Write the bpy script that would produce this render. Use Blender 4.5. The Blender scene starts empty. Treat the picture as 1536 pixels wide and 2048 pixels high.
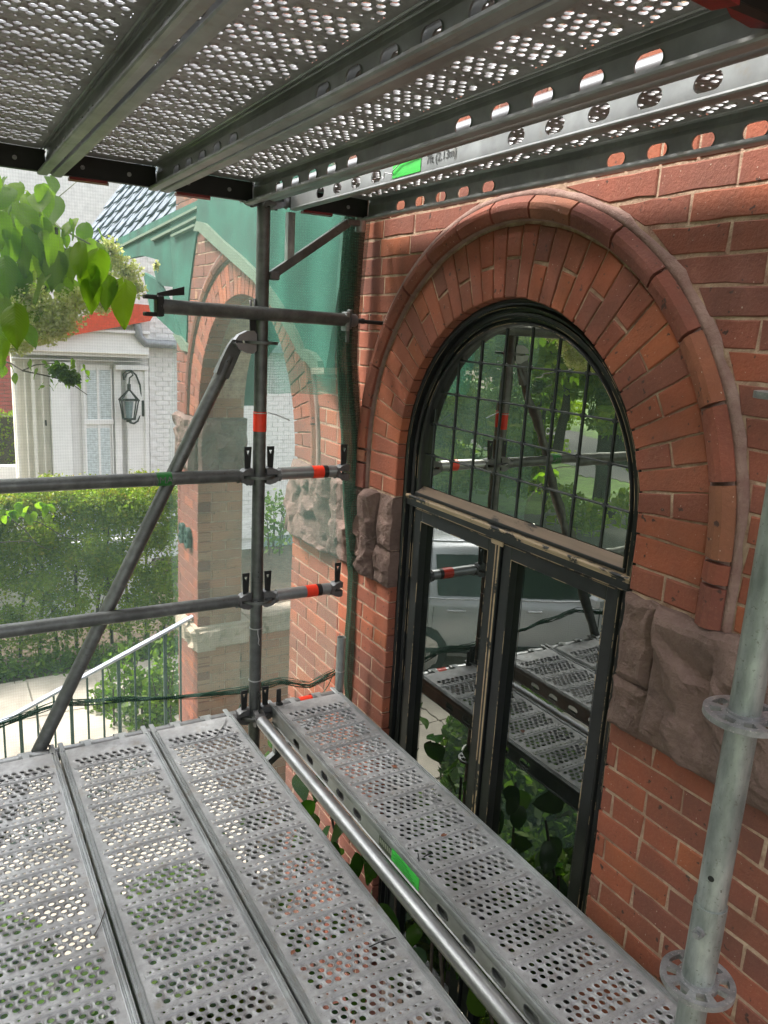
import bpy, math, random
import numpy as np
from mathutils import Vector, Matrix, noise
random.seed(7)
S = bpy.context.scene
COL = S.collection
PI = math.pi

# ---------------------------------------------------------------- camera
CAM = np.array([-1.0789, -2.7295, 1.5552]); FPX = 1533.9
YAW, PITCH, ROLL = math.radians(31.134), math.radians(-13.033), math.radians(3.2485)
def _basis():
    sy, cy, sp, cp = math.sin(YAW), math.cos(YAW), math.sin(PITCH), math.cos(PITCH)
    F = np.array([sy*cp, cy*cp, sp]); R = np.array([cy, -sy, 0.0]); U = np.cross(R, F)
    c, s = math.cos(ROLL), math.sin(ROLL)
    return c*R + s*U, -s*R + c*U, F
CR, CU, CF = _basis()
cam = bpy.data.cameras.new('camera'); camo = bpy.data.objects.new('camera', cam); COL.objects.link(camo)
cam.sensor_fit = 'VERTICAL'; cam.sensor_height = 36; cam.lens = FPX/2048*36
cam.clip_start = 0.02; cam.clip_end = 600
camo.matrix_world = Matrix(((CR[0], CU[0], -CF[0], CAM[0]), (CR[1], CU[1], -CF[1], CAM[1]), (CR[2], CU[2], -CF[2], CAM[2]), (0, 0, 0, 1)))
S.camera = camo
def _ray(px, py): return CF + CR*(px-768)/FPX + CU*(1024-py)/FPX
def onx(x, px, py): v = _ray(px, py); return CAM + v*(x-CAM[0])/v[0]
def ony(y, px, py): v = _ray(px, py); return CAM + v*(y-CAM[1])/v[1]
def onz(z, px, py): v = _ray(px, py); return CAM + v*(z-CAM[2])/v[2]

# ---------------------------------------------------------------- light
SUN_EL, SUN_DIR = 52, np.array([-0.86, 0.50])            # sun stands over the street side, a little behind the porch
az = math.atan2(SUN_DIR[0], SUN_DIR[1])
W = bpy.data.worlds.new('World'); S.world = W; W.use_nodes = True
nt = W.node_tree; bg = nt.nodes['Background']
sky = nt.nodes.new('ShaderNodeTexSky'); sky.sky_type = 'NISHITA'; sky.sun_disc = False
sky.sun_elevation = math.radians(SUN_EL); sky.sun_rotation = az; sky.air_density = 1.0; sky.dust_density = 4.0
hsv = nt.nodes.new('ShaderNodeHueSaturation'); hsv.inputs['Saturation'].default_value = 0.22
nt.links.new(sky.outputs[0], hsv.inputs['Color']); nt.links.new(hsv.outputs[0], bg.inputs[0])
bg.inputs[1].default_value = 0.15
sun = bpy.data.lights.new('sun', 'SUN'); suno = bpy.data.objects.new('sun', sun); COL.objects.link(suno)
sun.energy = 1.5; sun.angle = math.radians(11); sun.color = (1, 0.95, 0.87)
e = math.radians(SUN_EL)
d = Vector((SUN_DIR[0]*math.cos(e), SUN_DIR[1]*math.cos(e), math.sin(e))).normalized()
suno.rotation_euler = d.to_track_quat('Z', 'Y').to_euler()
S.view_settings.view_transform = 'Standard'; S.view_settings.look = 'None'
S.view_settings.exposure = 2.05; S.view_settings.gamma = 1
S.render.engine = 'CYCLES'
S.cycles.max_bounces = 9; S.cycles.diffuse_bounces = 4; S.cycles.glossy_bounces = 4
S.cycles.transparent_max_bounces = 16; S.cycles.transmission_bounces = 4
S.cycles.use_denoising = True; S.cycles.sample_clamp_indirect = 8

# ---------------------------------------------------------------- mesh helpers
ORG = {}
class MB:
    def __init__(s): s.v = []; s.f = []; s.sm = []
    def add(s, vs, fs, smooth=False):
        o = len(s.v); s.v += [tuple(float(c) for c in p) for p in vs]
        s.f += [tuple(i+o for i in f) for f in fs]; s.sm += [smooth]*len(fs); return s
    def box(s, x0, x1, y0, y1, z0, z1):
        s.add([(x, y, z) for x in (x0, x1) for y in (y0, y1) for z in (z0, z1)],
              [(0, 1, 3, 2), (4, 6, 7, 5), (0, 4, 5, 1), (2, 3, 7, 6), (0, 2, 6, 4), (1, 5, 7, 3)]); return s
    def bbox(s, x0, x1, y0, y1, z0, z1, b=0.003):          # bevelled box
        P = []
        for (x, ex) in ((x0, -1), (x1, 1)):
            for (y, ey) in ((y0, -1), (y1, 1)):
                for (z, ez) in ((z0, -1), (z1, 1)):
                    P += [(x-ex*0, y-ey*b, z-ez*b), (x-ex*b, y, z-ez*b), (x-ex*b, y-ey*b, z)]
        def i(a, c, e, k): return ((a*2+c)*2+e)*3+k
        F = []
        for a in (0, 1): F.append((i(a,0,0,0), i(a,0,1,0), i(a,1,1,0), i(a,1,0,0)))
        for c in (0, 1): F.append((i(0,c,0,1), i(0,c,1,1), i(1,c,1,1), i(1,c,0,1)))
        for e_ in (0, 1): F.append((i(0,0,e_,2), i(0,1,e_,2), i(1,1,e_,2), i(1,0,e_,2)))
        for a in (0, 1):
            for c in (0, 1): F.append((i(a,c,0,0), i(a,c,1,0), i(a,c,1,1), i(a,c,0,1)))
        for a in (0, 1):
            for e_ in (0, 1): F.append((i(a,0,e_,0), i(a,1,e_,0), i(a,1,e_,2), i(a,0,e_,2)))
        for c in (0, 1):
            for e_ in (0, 1): F.append((i(0,c,e_,1), i(1,c,e_,1), i(1,c,e_,2), i(0,c,e_,2)))
        for a in (0, 1):
            for c in (0, 1):
                for e_ in (0, 1): F.append((i(a,c,e_,0), i(a,c,e_,1), i(a,c,e_,2)))
        return s.add(P, F)
    def tube(s, a, b, r, n=20, r2=None, caps=True, inner=None):
        a = np.array(a, float); b = np.array(b, float); r2 = r if r2 is None else r2
        w = b-a; w = w/np.linalg.norm(w); t = np.array([0, 0, 1.]) if abs(w[2]) < .9 else np.array([1., 0, 0])
        u = np.cross(w, t); u /= np.linalg.norm(u); v = np.cross(w, u)
        R = [a+r*(u*math.cos(k*2*PI/n)+v*math.sin(k*2*PI/n)) for k in range(n)]
        Q = [b+r2*(u*math.cos(k*2*PI/n)+v*math.sin(k*2*PI/n)) for k in range(n)]
        s.add(R+Q, [(k, (k+1) % n, n+(k+1) % n, n+k) for k in range(n)], True)
        if inner:
            Ri = [a+(p-a)*inner for p in R]; Qi = [b+(p-b)*inner for p in Q]
            s.add(Ri+Qi, [(k, n+k, n+(k+1) % n, (k+1) % n) for k in range(n)], True)
            s.add(R+Ri, [(k, n+k, n+(k+1) % n, (k+1) % n) for k in range(n)])
            s.add(Q+Qi, [(k, (k+1) % n, n+(k+1) % n, n+k) for k in range(n)])
        elif caps:
            s.add(R, [tuple(range(n))]); s.add(Q, [tuple(reversed(range(n)))])
        return s
    def path(s, pts, r, n=8, rf=None):
        pts = [np.array(p, float) for p in pts]; rings = []
        for i, p in enumerate(pts):
            w = pts[min(i+1, len(pts)-1)]-pts[max(i-1, 0)]; w /= (np.linalg.norm(w)+1e-9)
            t = np.array([0, 0, 1.]) if abs(w[2]) < .9 else np.array([1., 0, 0])
            u = np.cross(w, t); u /= np.linalg.norm(u); v = np.cross(w, u)
            rr = r if rf is None else r*rf(i/(len(pts)-1))
            rings += [p+rr*(u*math.cos(k*2*PI/n)+v*math.sin(k*2*PI/n)) for k in range(n)]
        F = [(i*n+k, i*n+(k+1) % n, (i+1)*n+(k+1) % n, (i+1)*n+k) for i in range(len(pts)-1) for k in range(n)]
        s.add(rings, F, True); return s
    def prism(s, poly, f0, f1):                              # poly list of 2D, f(a,b)->xyz back and front
        n = len(poly)
        s.add([f0(*p) for p in poly]+[f1(*p) for p in poly],
              [tuple(range(n))[::-1], tuple(range(n, 2*n))]+[(k, (k+1) % n, n+(k+1) % n, n+k) for k in range(n)]); return s
    def brick(s, poly, F, d0, d1, ch=0.004):                 # chamfered prism; F(a,b,d)
        c = np.mean(poly, axis=0); pp = []
        for i, p in enumerate(poly):                       # worn, slightly uneven arrises
            p = np.array(p, float); w = np.array(poly[(i+1) % len(poly)], float); k = max(1, min(4, int(np.linalg.norm(w-p)/.04)))
            for j in range(k):
                e_ = p+(w-p)*j/k
                if j or k > 1: e_ = e_+np.array([random.gauss(0, .0009), random.gauss(0, .0009)])*(2.2 if random.random() < .12 else 1)
                pp.append(e_)
        poly = pp; n = len(poly)
        q = []
        for p in poly:
            v = c-np.array(p); L = np.linalg.norm(v); q.append(np.array(p)+v/L*ch*1.35)
        s.add([F(*p, d0) for p in poly]+[F(*p, d1-ch*.8) for p in poly]+[F(*p, d1) for p in q],
              [(k, (k+1) % n, n+(k+1) % n, n+k) for k in range(n)]+[(n+k, n+(k+1) % n, 2*n+(k+1) % n, 2*n+k) for k in range(n)]+[tuple(range(2*n, 3*n))]); return s
    def mesh(s, name, off=(0, 0, 0)):
        me = bpy.data.meshes.new(name)
        me.from_pydata([(p[0]-off[0], p[1]-off[1], p[2]-off[2]) for p in s.v], [], s.f)
        me.polygons.foreach_set('use_smooth', s.sm); me.update(); return me

def npmesh(name, V, Fq, mat=None, smooth=False, mats=None):
    """V (n,3), Fq (m,k) uniform faces"""
    me = bpy.data.meshes.new(name); k = Fq.shape[1]; m = len(Fq)
    me.vertices.add(len(V)); me.vertices.foreach_set('co', V.astype(np.float32).ravel())
    me.loops.add(m*k); me.loops.foreach_set('vertex_index', Fq.astype(np.int32).ravel())
    me.polygons.add(m); me.polygons.foreach_set('loop_start', np.arange(0, m*k, k, dtype=np.int32))
    me.polygons.foreach_set('use_smooth', np.full(m, smooth))
    me.update(calc_edges=True); me.validate()
    if mat: me.materials.append(mat)
    return me

def link(name, data, parent=None, loc=None):
    o = bpy.data.objects.new(name, data); COL.objects.link(o)
    if parent is not None: o.parent = parent; ORG[o.name] = ORG.get(parent.name, (0, 0, 0))
    if loc is not None: o.location = loc
    return o
def thing(name, label, cat, loc=(0, 0, 0), group=None):
    o = bpy.data.objects.new(name, None); COL.objects.link(o); o.location = loc; o.empty_display_size = .05
    o['label'] = label; o['category'] = cat
    if group: o['group'] = group
    ORG[o.name] = tuple(float(c) for c in loc); return o
def part(name, mb, mat, parent, label=None, kind=None):
    off = ORG.get(parent.name, (0, 0, 0)) if parent else (0, 0, 0)
    if isinstance(mb, MB): me = mb.mesh(name, off)
    else: me = mb; me.transform(Matrix.Translation((-off[0], -off[1], -off[2])))
    if mat: me.materials.clear(); me.materials.append(mat)
    o = link(name, me, parent)
    if label: o['label'] = label
    if kind: o['kind'] = kind
    return o
def solo(name, mb, mat, label, cat, group=None, kind=None):
    me = mb.mesh(name) if isinstance(mb, MB) else mb
    if mat: me.materials.clear(); me.materials.append(mat)
    o = link(name, me); ORG[o.name] = (0, 0, 0)
    if label: o['label'] = label
    if cat: o['category'] = cat
    if group: o['group'] = group
    if kind: o['kind'] = kind
    return o
def dup(root, loc, label, group=None):
    r = root.copy(); COL.objects.link(r); r.location = loc; r['label'] = label
    if group: r['group'] = group
    for ch in list(root.children):
        c = ch.copy(); COL.objects.link(c); c.parent = r
        for g in ch.children:
            q = g.copy(); COL.objects.link(q); q.parent = c
    return r

# ---------------------------------------------------------------- materials
def newmat(name):
    m = bpy.data.materials.new(name); m.use_nodes = True; return m, m.node_tree, m.node_tree.nodes['Principled BSDF']
def nnoise(nt, scale, detail=4, rough=.55, coord='Object', stretch=None, dist=0):
    tc = nt.nodes.new('ShaderNodeTexCoord'); n = nt.nodes.new('ShaderNodeTexNoise')
    n.inputs['Scale'].default_value = scale; n.inputs['Detail'].default_value = detail; n.inputs['Roughness'].default_value = rough
    n.inputs['Distortion'].default_value = dist
    if stretch:
        mp = nt.nodes.new('ShaderNodeMapping'); mp.inputs['Scale'].default_value = stretch
        nt.links.new(tc.outputs[coord], mp.inputs[0]); nt.links.new(mp.outputs[0], n.inputs[0])
    else: nt.links.new(tc.outputs[coord], n.inputs[0])
    return n.outputs['Fac']
def ramp(nt, fac, stops):
    r = nt.nodes.new('ShaderNodeValToRGB'); nt.links.new(fac, r.inputs[0]); el = r.color_ramp.elements
    while len(el) < len(stops): el.new(0.5)
    for e_, (p, c) in zip(el, stops): e_.position = p; e_.color = (*c, 1) if len(c) == 3 else c
    return r.outputs[0]
def mixc(nt, fac, a, b, mode='MIX'):
    m = nt.nodes.new('ShaderNodeMix'); m.data_type = 'RGBA'; m.blend_type = mode
    for sock, v in ((m.inputs[0], fac), (m.inputs[6], a), (m.inputs[7], b)):
        if isinstance(v, (float, int)): sock.default_value = v
        elif isinstance(v, tuple): sock.default_value = (*v, 1) if len(v) == 3 else v
        else: nt.links.new(v, sock)
    return m.outputs[2]
def bump(nt, bsdf, h, strength=.3, dist=.01):
    b = nt.nodes.new('ShaderNodeBump'); b.inputs['Strength'].default_value = strength; b.inputs['Distance'].default_value = dist
    nt.links.new(h, b.inputs['Height']); nt.links.new(b.outputs[0], bsdf.inputs['Normal']); return b
def math2(nt, op, a, b=None):
    m = nt.nodes.new('ShaderNodeMath'); m.operation = op
    for i, v in enumerate((a, b)):
        if v is None: continue
        if isinstance(v, (int, float)): m.inputs[i].default_value = v
        else: nt.links.new(v, m.inputs[i])
    return m.outputs[0]

def metal(name, c1, c2, met=.75, r1=.3, r2=.55, scale=25, stain=None, bmp=.08, stretch=None):
    m, nt, b = newmat(name)
    n = nnoise(nt, scale, 6, .6, stretch=stretch); big = nnoise(nt, scale*.18, 3, .6)
    col = ramp(nt, n, [(.3, c1), (.7, c2)])
    col = mixc(nt, ramp(nt, big, [(.35, (0, 0, 0)), (.65, (1, 1, 1))]), col, mixc(nt, .5, col, tuple(.62*x for x in c1)), 'MIX')
    if stain:
        s_ = nnoise(nt, scale*3, 5, .7); col = mixc(nt, ramp(nt, s_, [(.60, (0, 0, 0)), (.68, (1, 1, 1))]), col, stain)
    nt.links.new(col, b.inputs['Base Color']); b.inputs['Metallic'].default_value = met
    rr = nt.nodes.new('ShaderNodeMapRange'); rr.inputs[3].default_value = r1; rr.inputs[4].default_value = r2
    nt.links.new(big, rr.inputs[0]); nt.links.new(rr.outputs[0], b.inputs['Roughness'])
    bump(nt, b, n, bmp, .002); return m
def plain(name, c, rough=.6, met=0, scale=20, var=.2, bmp=.1, c2=None):
    m, nt, b = newmat(name); n = nnoise(nt, scale, 5)
    c2 = c2 or tuple(min(1, x*(1+var)) for x in c)
    nt.links.new(ramp(nt, n, [(.3, tuple(x*(1-var) for x in c)), (.7, c2)]), b.inputs['Base Color'])
    b.inputs['Roughness'].default_value = rough; b.inputs['Metallic'].default_value = met
    bump(nt, b, n, bmp, .003); return m

M = {}
M['deck'] = metal('galvanised_deck', (.36, .36, .362), (.50, .50, .505), .3, .42, .62, 60, stain=(.16, .14, .12))
def dirty(m, dark, dust):
    nt = m.node_tree; b = nt.nodes['Principled BSDF']; src = b.inputs['Base Color'].links[0].from_socket
    geo = nt.nodes.new('ShaderNodeNewGeometry'); outs = []
    for sc_, dt in ((3.0, 6), (17, 8)):
        n = nt.nodes.new('ShaderNodeTexNoise'); n.inputs['Scale'].default_value = sc_; n.inputs['Detail'].default_value = dt; n.inputs['Roughness'].default_value = .7
        nt.links.new(geo.outputs['Position'], n.inputs[0]); outs.append(n.outputs['Fac'])
    c = mixc(nt, ramp(nt, outs[0], [(.45, (0, 0, 0)), (.68, (.7, .7, .7))]), src, dark)
    c = mixc(nt, ramp(nt, outs[1], [(.56, (0, 0, 0)), (.70, (.65, .65, .65))]), c, dust)
    nt.links.new(c, b.inputs['Base Color'])
M['rail'] = metal('galvanised_rail', (.30, .31, .31), (.44, .455, .455), .45, .3, .5, 14, stretch=(1, 1, 1))
dirty(M['deck'], (.20, .195, .19), (.27, .235, .19)); dirty(M['rail'], (.17, .175, .175), (.25, .22, .18))
M['dark_tube'] = metal('weathered_steel_tube', (.11, .115, .11), (.20, .21, .205), .7, .35, .6, 30, stain=(.09, .08, .07))
M['new_tube'] = metal('galvanised_tube', (.20, .225, .215), (.50, .535, .515), .6, .32, .6, 42, stain=(.14, .14, .12), stretch=(1, 1, .3), bmp=.2)
M['mid_tube'] = metal('grey_steel_tube', (.30, .305, .31), (.42, .425, .43), .75, .28, .45, 30, stretch=(1, .2, 1))
M['cast'] = metal('cast_ledger_head', (.12, .12, .12), (.22, .22, .22), .6, .4, .6, 50)
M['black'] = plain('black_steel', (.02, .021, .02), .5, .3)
M['zinc'] = metal('white_zinc_rosette', (.22, .225, .23), (.44, .44, .445), .6, .38, .62, 60, bmp=.6, stain=(.62, .58, .56))
M['red'] = plain('red_paint', (.17, .012, .01), .45, 0, 60)
M['red_tape'] = plain('red_tape', (.75, .04, .015), .4)
M['black_tape'] = plain('black_tape', (.012, .01, .01), .4)
M['green_tape'] = plain('green_sticker', (.05, .55, .07), .45, var=.12)
M['green_dark'] = plain('dark_green_tape', (.01, .15, .02), .45)
M['label_dark'] = plain('dark_label', (.05, .065, .045), .5)
M['ink'] = plain('ink', (.05, .05, .05), .7)
M['ink_pale'] = plain('pale_ink', (.3, .33, .25), .7)
M['wire'] = plain('tie_wire', (.45, .45, .45), .4, .5)
def brick_mat(name, cols, dark=(.1, .05, .04)):
    m, nt, b = newmat(name)
    oi = nt.nodes.new('ShaderNodeObjectInfo')
    base = ramp(nt, oi.outputs['Random'], [(i/(len(cols)-1), c) for i, c in enumerate(cols)])
    n1 = nnoise(nt, 9, 6, .65); n2 = nnoise(nt, 90, 4, .7); n3 = nnoise(nt, 38, 3, .5)
    col = mixc(nt, ramp(nt, n1, [(.35, (0, 0, 0)), (.75, (.7, .7, .7))]), base, mixc(nt, .5, base, dark))
    col = mixc(nt, ramp(nt, n2, [(.3, (.28, .28, .28)), (.5, (0, 0, 0))]), col, (.36, .15, .08))
    col = mixc(nt, ramp(nt, n3, [(.66, (0, 0, 0)), (.70, (1, 1, 1))]), col, (.06, .028, .02))
    col = mixc(nt, ramp(nt, nnoise(nt, 130, 2, .5), [(.72, (0, 0, 0)), (.76, (1, 1, 1))]), col, (.55, .42, .33))
    geo = nt.nodes.new('ShaderNodeNewGeometry'); sn = nt.nodes.new('ShaderNodeTexNoise'); sn.inputs['Scale'].default_value = 3.1; sn.inputs['Detail'].default_value = 7; nt.links.new(geo.outputs['Position'], sn.inputs[0])
    col = mixc(nt, ramp(nt, sn.outputs['Fac'], [(.42, (0, 0, 0)), (.72, (.75, .75, .75))]), col, mixc(nt, .6, col, (.06, .04, .035)))
    sm = nt.nodes.new('ShaderNodeTexNoise'); sm.inputs['Scale'].default_value = 22; sm.inputs['Detail'].default_value = 8; sm.inputs['Roughness'].default_value = .75; nt.links.new(geo.outputs['Position'], sm.inputs[0])
    col = mixc(nt, ramp(nt, sm.outputs['Fac'], [(.62, (0, 0, 0)), (.72, (.55, .55, .55))]), col, (.36, .19, .12))
    nt.links.new(col, b.inputs['Base Color']); b.inputs['Roughness'].default_value = .88
    h = math2(nt, 'ADD', math2(nt, 'MULTIPLY', n1, 1.5), n2)
    bump(nt, b, h, .7, .004); return m
M['brick'] = brick_mat('red_brick', [(.24, .066, .036), (.31, .082, .040), (.35, .095, .042), (.22, .072, .046), (.28, .078, .044), (.38, .105, .040), (.20, .064, .042), (.30, .080, .040)])
M['hood'] = brick_mat('moulded_brick', [(.22, .060, .034), (.26, .072, .038), (.26, .098, .048), (.17, .052, .036), (.24, .066, .036)])
M['white_brick'] = plain('white_painted_brick', (.80, .79, .77), .8, 0, 12, .1, .3)
def mortar(name, a, b_):
    m, nt, b = newmat(name); n = nnoise(nt, 16, 6, .7); n2 = nnoise(nt, 120, 4, .7)
    nt.links.new(ramp(nt, n, [(.35, a), (.65, b_)]), b.inputs['Base Color']); b.inputs['Roughness'].default_value = .95
    bump(nt, b, math2(nt, 'ADD', n, n2), .8, .006); return m
M['mortar'] = mortar('pale_mortar', (.24, .13, .09), (.50, .37, .26))
M['fillet'] = mortar('pink_mortar', (.20, .11, .09), (.30, .20, .165))
def stone_mat(name, a, b_, c):
    m, nt, b = newmat(name); n = nnoise(nt, 5, 8, .65); n2 = nnoise(nt, 45, 6, .7)
    col = ramp(nt, n, [(.3, a), (.5, b_), (.7, c)])
    col = mixc(nt, ramp(nt, n2, [(.5, (0, 0, 0)), (.85, (.4, .4, .4))]), col, (.34, .25, .21))
    nt.links.new(col, b.inputs['Base Color']); b.inputs['Roughness'].default_value = .92
    bump(nt, b, math2(nt, 'ADD', math2(nt, 'MULTIPLY', n, 2), n2), 1.0, .010); return m
M['stone'] = stone_mat('brown_sandstone', (.085, .055, .045), (.15, .095, .078), (.21, .135, .11))
M['buff'] = stone_mat('buff_sandstone', (.30, .25, .19), (.40, .33, .25), (.48, .41, .33))
# black paint worn to wood on its edges
def worn(name, lo, hi, wood=(.55, .40, .24)):
    m, nt, b = newmat(name)
    n = nnoise(nt, 14, 6, .7, stretch=(1, .35, .35), dist=.4); g = nnoise(nt, 60, 3, .5, stretch=(1, .06, 1))
    w = mixc(nt, g, wood, tuple(.55*x for x in wood))
    col = mixc(nt, ramp(nt, n, [(lo, (0, 0, 0)), (hi, (1, 1, 1))]), (.011, .013, .013), w)
    nt.links.new(col, b.inputs['Base Color']); b.inputs['Roughness'].default_value = .42; bump(nt, b, n, .15, .002); return m
M['frame'] = plain('black_frame_paint', (.012, .0135, .0135), .38, 0, 40, .25, .04)
M['frame_worn'] = worn('worn_edge', .49, .51, (.42, .31, .19))
M['frame_bare'] = worn('bare_wood', .45, .475, (.46, .34, .21))
M['frame_sill'] = worn('weathered_sill', .36, .44, (.26, .18, .12))
def glass(name, fac, tint, wav, scale):
    m, nt, b = newmat(name); out = nt.nodes['Material Output']
    gl = nt.nodes.new('ShaderNodeBsdfGlossy'); gl.inputs['Roughness'].default_value = 0.0; gl.inputs['Color'].default_value = (*tint, 1)
    df = nt.nodes.new('ShaderNodeBsdfDiffuse'); df.inputs['Color'].default_value = (.006, .008, .007, 1)  # near-black base stands in for the unlit room behind
    mx = nt.nodes.new('ShaderNodeMixShader'); lw = nt.nodes.new('ShaderNodeLayerWeight'); lw.inputs[0].default_value = .5
    f = math2(nt, 'ADD', math2(nt, 'MULTIPLY', math2(nt, 'POWER', lw.outputs['Facing'], 3), .6), fac); nt.links.new(f, mx.inputs[0])
    nt.links.new(df.outputs[0], mx.inputs[1]); nt.links.new(gl.outputs[0], mx.inputs[2]); nt.links.new(mx.outputs[0], out.inputs[0])
    n = nnoise(nt, scale, 2, .4, stretch=(1, 1.6, .5)); bp = nt.nodes.new('ShaderNodeBump'); bp.inputs['Strength'].default_value = wav; bp.inputs['Distance'].default_value = .004
    nt.links.new(n, bp.inputs['Height']); nt.links.new(bp.outputs[0], gl.inputs['Normal']); return m
M['pane'] = glass('dark_window_glass', .22, (.93, .97, .94), .10, 5)
M['lead_pane'] = glass('leaded_glass', .60, (.97, 1, .88), .10, 7)
M['lead'] = plain('lead_came', (.045, .05, .05), .5, .4)
def leafmat(name, cols, trans=.45, rough=.45, coord_rand=True):
    m, nt, b = newmat(name); out = nt.nodes['Material Output']
    oi = nt.nodes.new('ShaderNodeObjectInfo'); g = nt.nodes.new('ShaderNodeNewGeometry')
    r = math2(nt, 'FRACT', math2(nt, 'ADD', oi.outputs['Random'], g.outputs['Random Per Island']))
    c = ramp(nt, r, [(i/(len(cols)-1), k) for i, k in enumerate(cols)])
    nt.links.new(c, b.inputs['Base Color']); b.inputs['Roughness'].default_value = rough
    tr = nt.nodes.new('ShaderNodeBsdfTranslucent'); nt.links.new(mixc(nt, .6, c, (.5, .75, .05), 'OVERLAY'), tr.inputs[0])
    mx = nt.nodes.new('ShaderNodeMixShader'); mx.inputs[0].default_value = trans
    nt.links.new(b.outputs[0], mx.inputs[1]); nt.links.new(tr.outputs[0], mx.inputs[2]); nt.links.new(mx.outputs[0], out.inputs[0]); return m
M['leaf'] = leafmat('broad_leaf', [(.18, .28, .02), (.26, .37, .03), (.13, .23, .03), (.32, .40, .04)], .72)
def veins(m):
    nt = m.node_tree; b = nt.nodes['Principled BSDF']; tc = nt.nodes.new('ShaderNodeTexCoord'); sp = nt.nodes.new('ShaderNodeSeparateXYZ'); nt.links.new(tc.outputs['Object'], sp.inputs[0])
    ay = math2(nt, 'ABSOLUTE', sp.outputs[1]); ph = math2(nt, 'MULTIPLY', math2(nt, 'SUBTRACT', sp.outputs[0], math2(nt, 'MULTIPLY', ay, .85)), 44)
    w = math2(nt, 'POWER', math2(nt, 'ABSOLUTE', math2(nt, 'COSINE', ph)), 14); mid = math2(nt, 'LESS_THAN', ay, .014); f = math2(nt, 'MAXIMUM', math2(nt, 'MULTIPLY', w, .5), mid)
    src = b.inputs['Base Color'].links[0].from_socket; c = mixc(nt, math2(nt, 'MULTIPLY', f, .45), src, (.30, .38, .12)); nt.links.new(c, b.inputs['Base Color'])
    bump(nt, b, math2(nt, 'SUBTRACT', 1.0, f), .5, .03)
veins(M['leaf'])
M['hedge'] = leafmat('hedge_leaf', [(.13, .19, .018), (.20, .28, .022), (.28, .34, .028), (.15, .22, .02), (.30, .28, .03)], .55)
M['hedge_top'] = leafmat('hedge_top_leaf', [(.18, .24, .02), (.27, .32, .03), (.34, .29, .04), (.22, .28, .02), (.36, .22, .05)], .45)  # sunlit yellow of the hedge top put into the leaf colour
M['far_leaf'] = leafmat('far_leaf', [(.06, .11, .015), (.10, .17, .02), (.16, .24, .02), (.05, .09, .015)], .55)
M['far_bright'] = leafmat('sunlit_leaf', [(.16, .24, .02), (.26, .34, .025), (.36, .40, .04), (.18, .26, .02)], .66)  # lit copy of the far leaf, sunlight put into its colour
M['flower'] = leafmat('cream_flower', [(.78, .74, .50), (.82, .80, .58), (.66, .62, .42), (.60, .64, .25)], .5)
M['dead'] = leafmat('dead_leaf', [(.25, .08, .03), (.18, .07, .04)], .1)
M['bark'] = plain('bark', (.06, .045, .035), .9, 0, 40, .4, .6)
M['bark_pale'] = plain('green_twig', (.16, .18, .09), .8, 0, 40, .3, .3)
M['concrete'] = plain('concrete', (.37, .33, .275), .9, 0, 2.2, .28, .5)
M['asphalt'] = plain('asphalt', (.055, .055, .055), .9, 0, 30, .25, .4)
M['grass'] = plain('lawn', (.06, .12, .015), .95, 0, 3, .6, 1.0)
M['soil'] = plain('soil', (.09, .065, .045), .95, 0, 12, .4, .8)
M['white'] = plain('white_paint', (.82, .81, .79), .6, 0, 6, .06, .05)
M['cream'] = plain('cream_paint', (.74, .71, .62), .6, 0, 6, .08, .05)
M['grey_metal'] = plain('grey_gutter', (.30, .31, .33), .5, .3)
M['iron'] = plain('green_black_iron', (.03, .06, .05), .5, .3)
M['handrail'] = plain('highlight_handrail', (.40, .42, .50), .35, .4)  # black rail; its bluish-white highlight is put into this colour
M['slate'] = plain('blue_slate', (.13, .155, .19), .8, 0, 14, .45, .6)
M['teal'] = plain('green_board_and_shade', (.012, .085, .057), .75, 0, 3.5, .5, .8)  # gable boards; inside the porch, shade and netting put into the colour
M['teal_pale'] = plain('pale_green_trim', (.13, .17, .12), .6, 0, 10, .1, .1)
M['red_roof'] = plain('red_metal_flashing', (.62, .07, .03), .5)
M['blind'] = plain('white_blind', (.62, .68, .69), .6)
M['blue_glass'] = plain('pale_window_glass', (.20, .26, .27), .12)
M['block_glass'] = plain('glass_block', (.30, .40, .37), .2, 0, 30, .2, .3)
M['copper'] = plain('lantern_metal', (.05, .055, .05), .5, .5)
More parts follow.
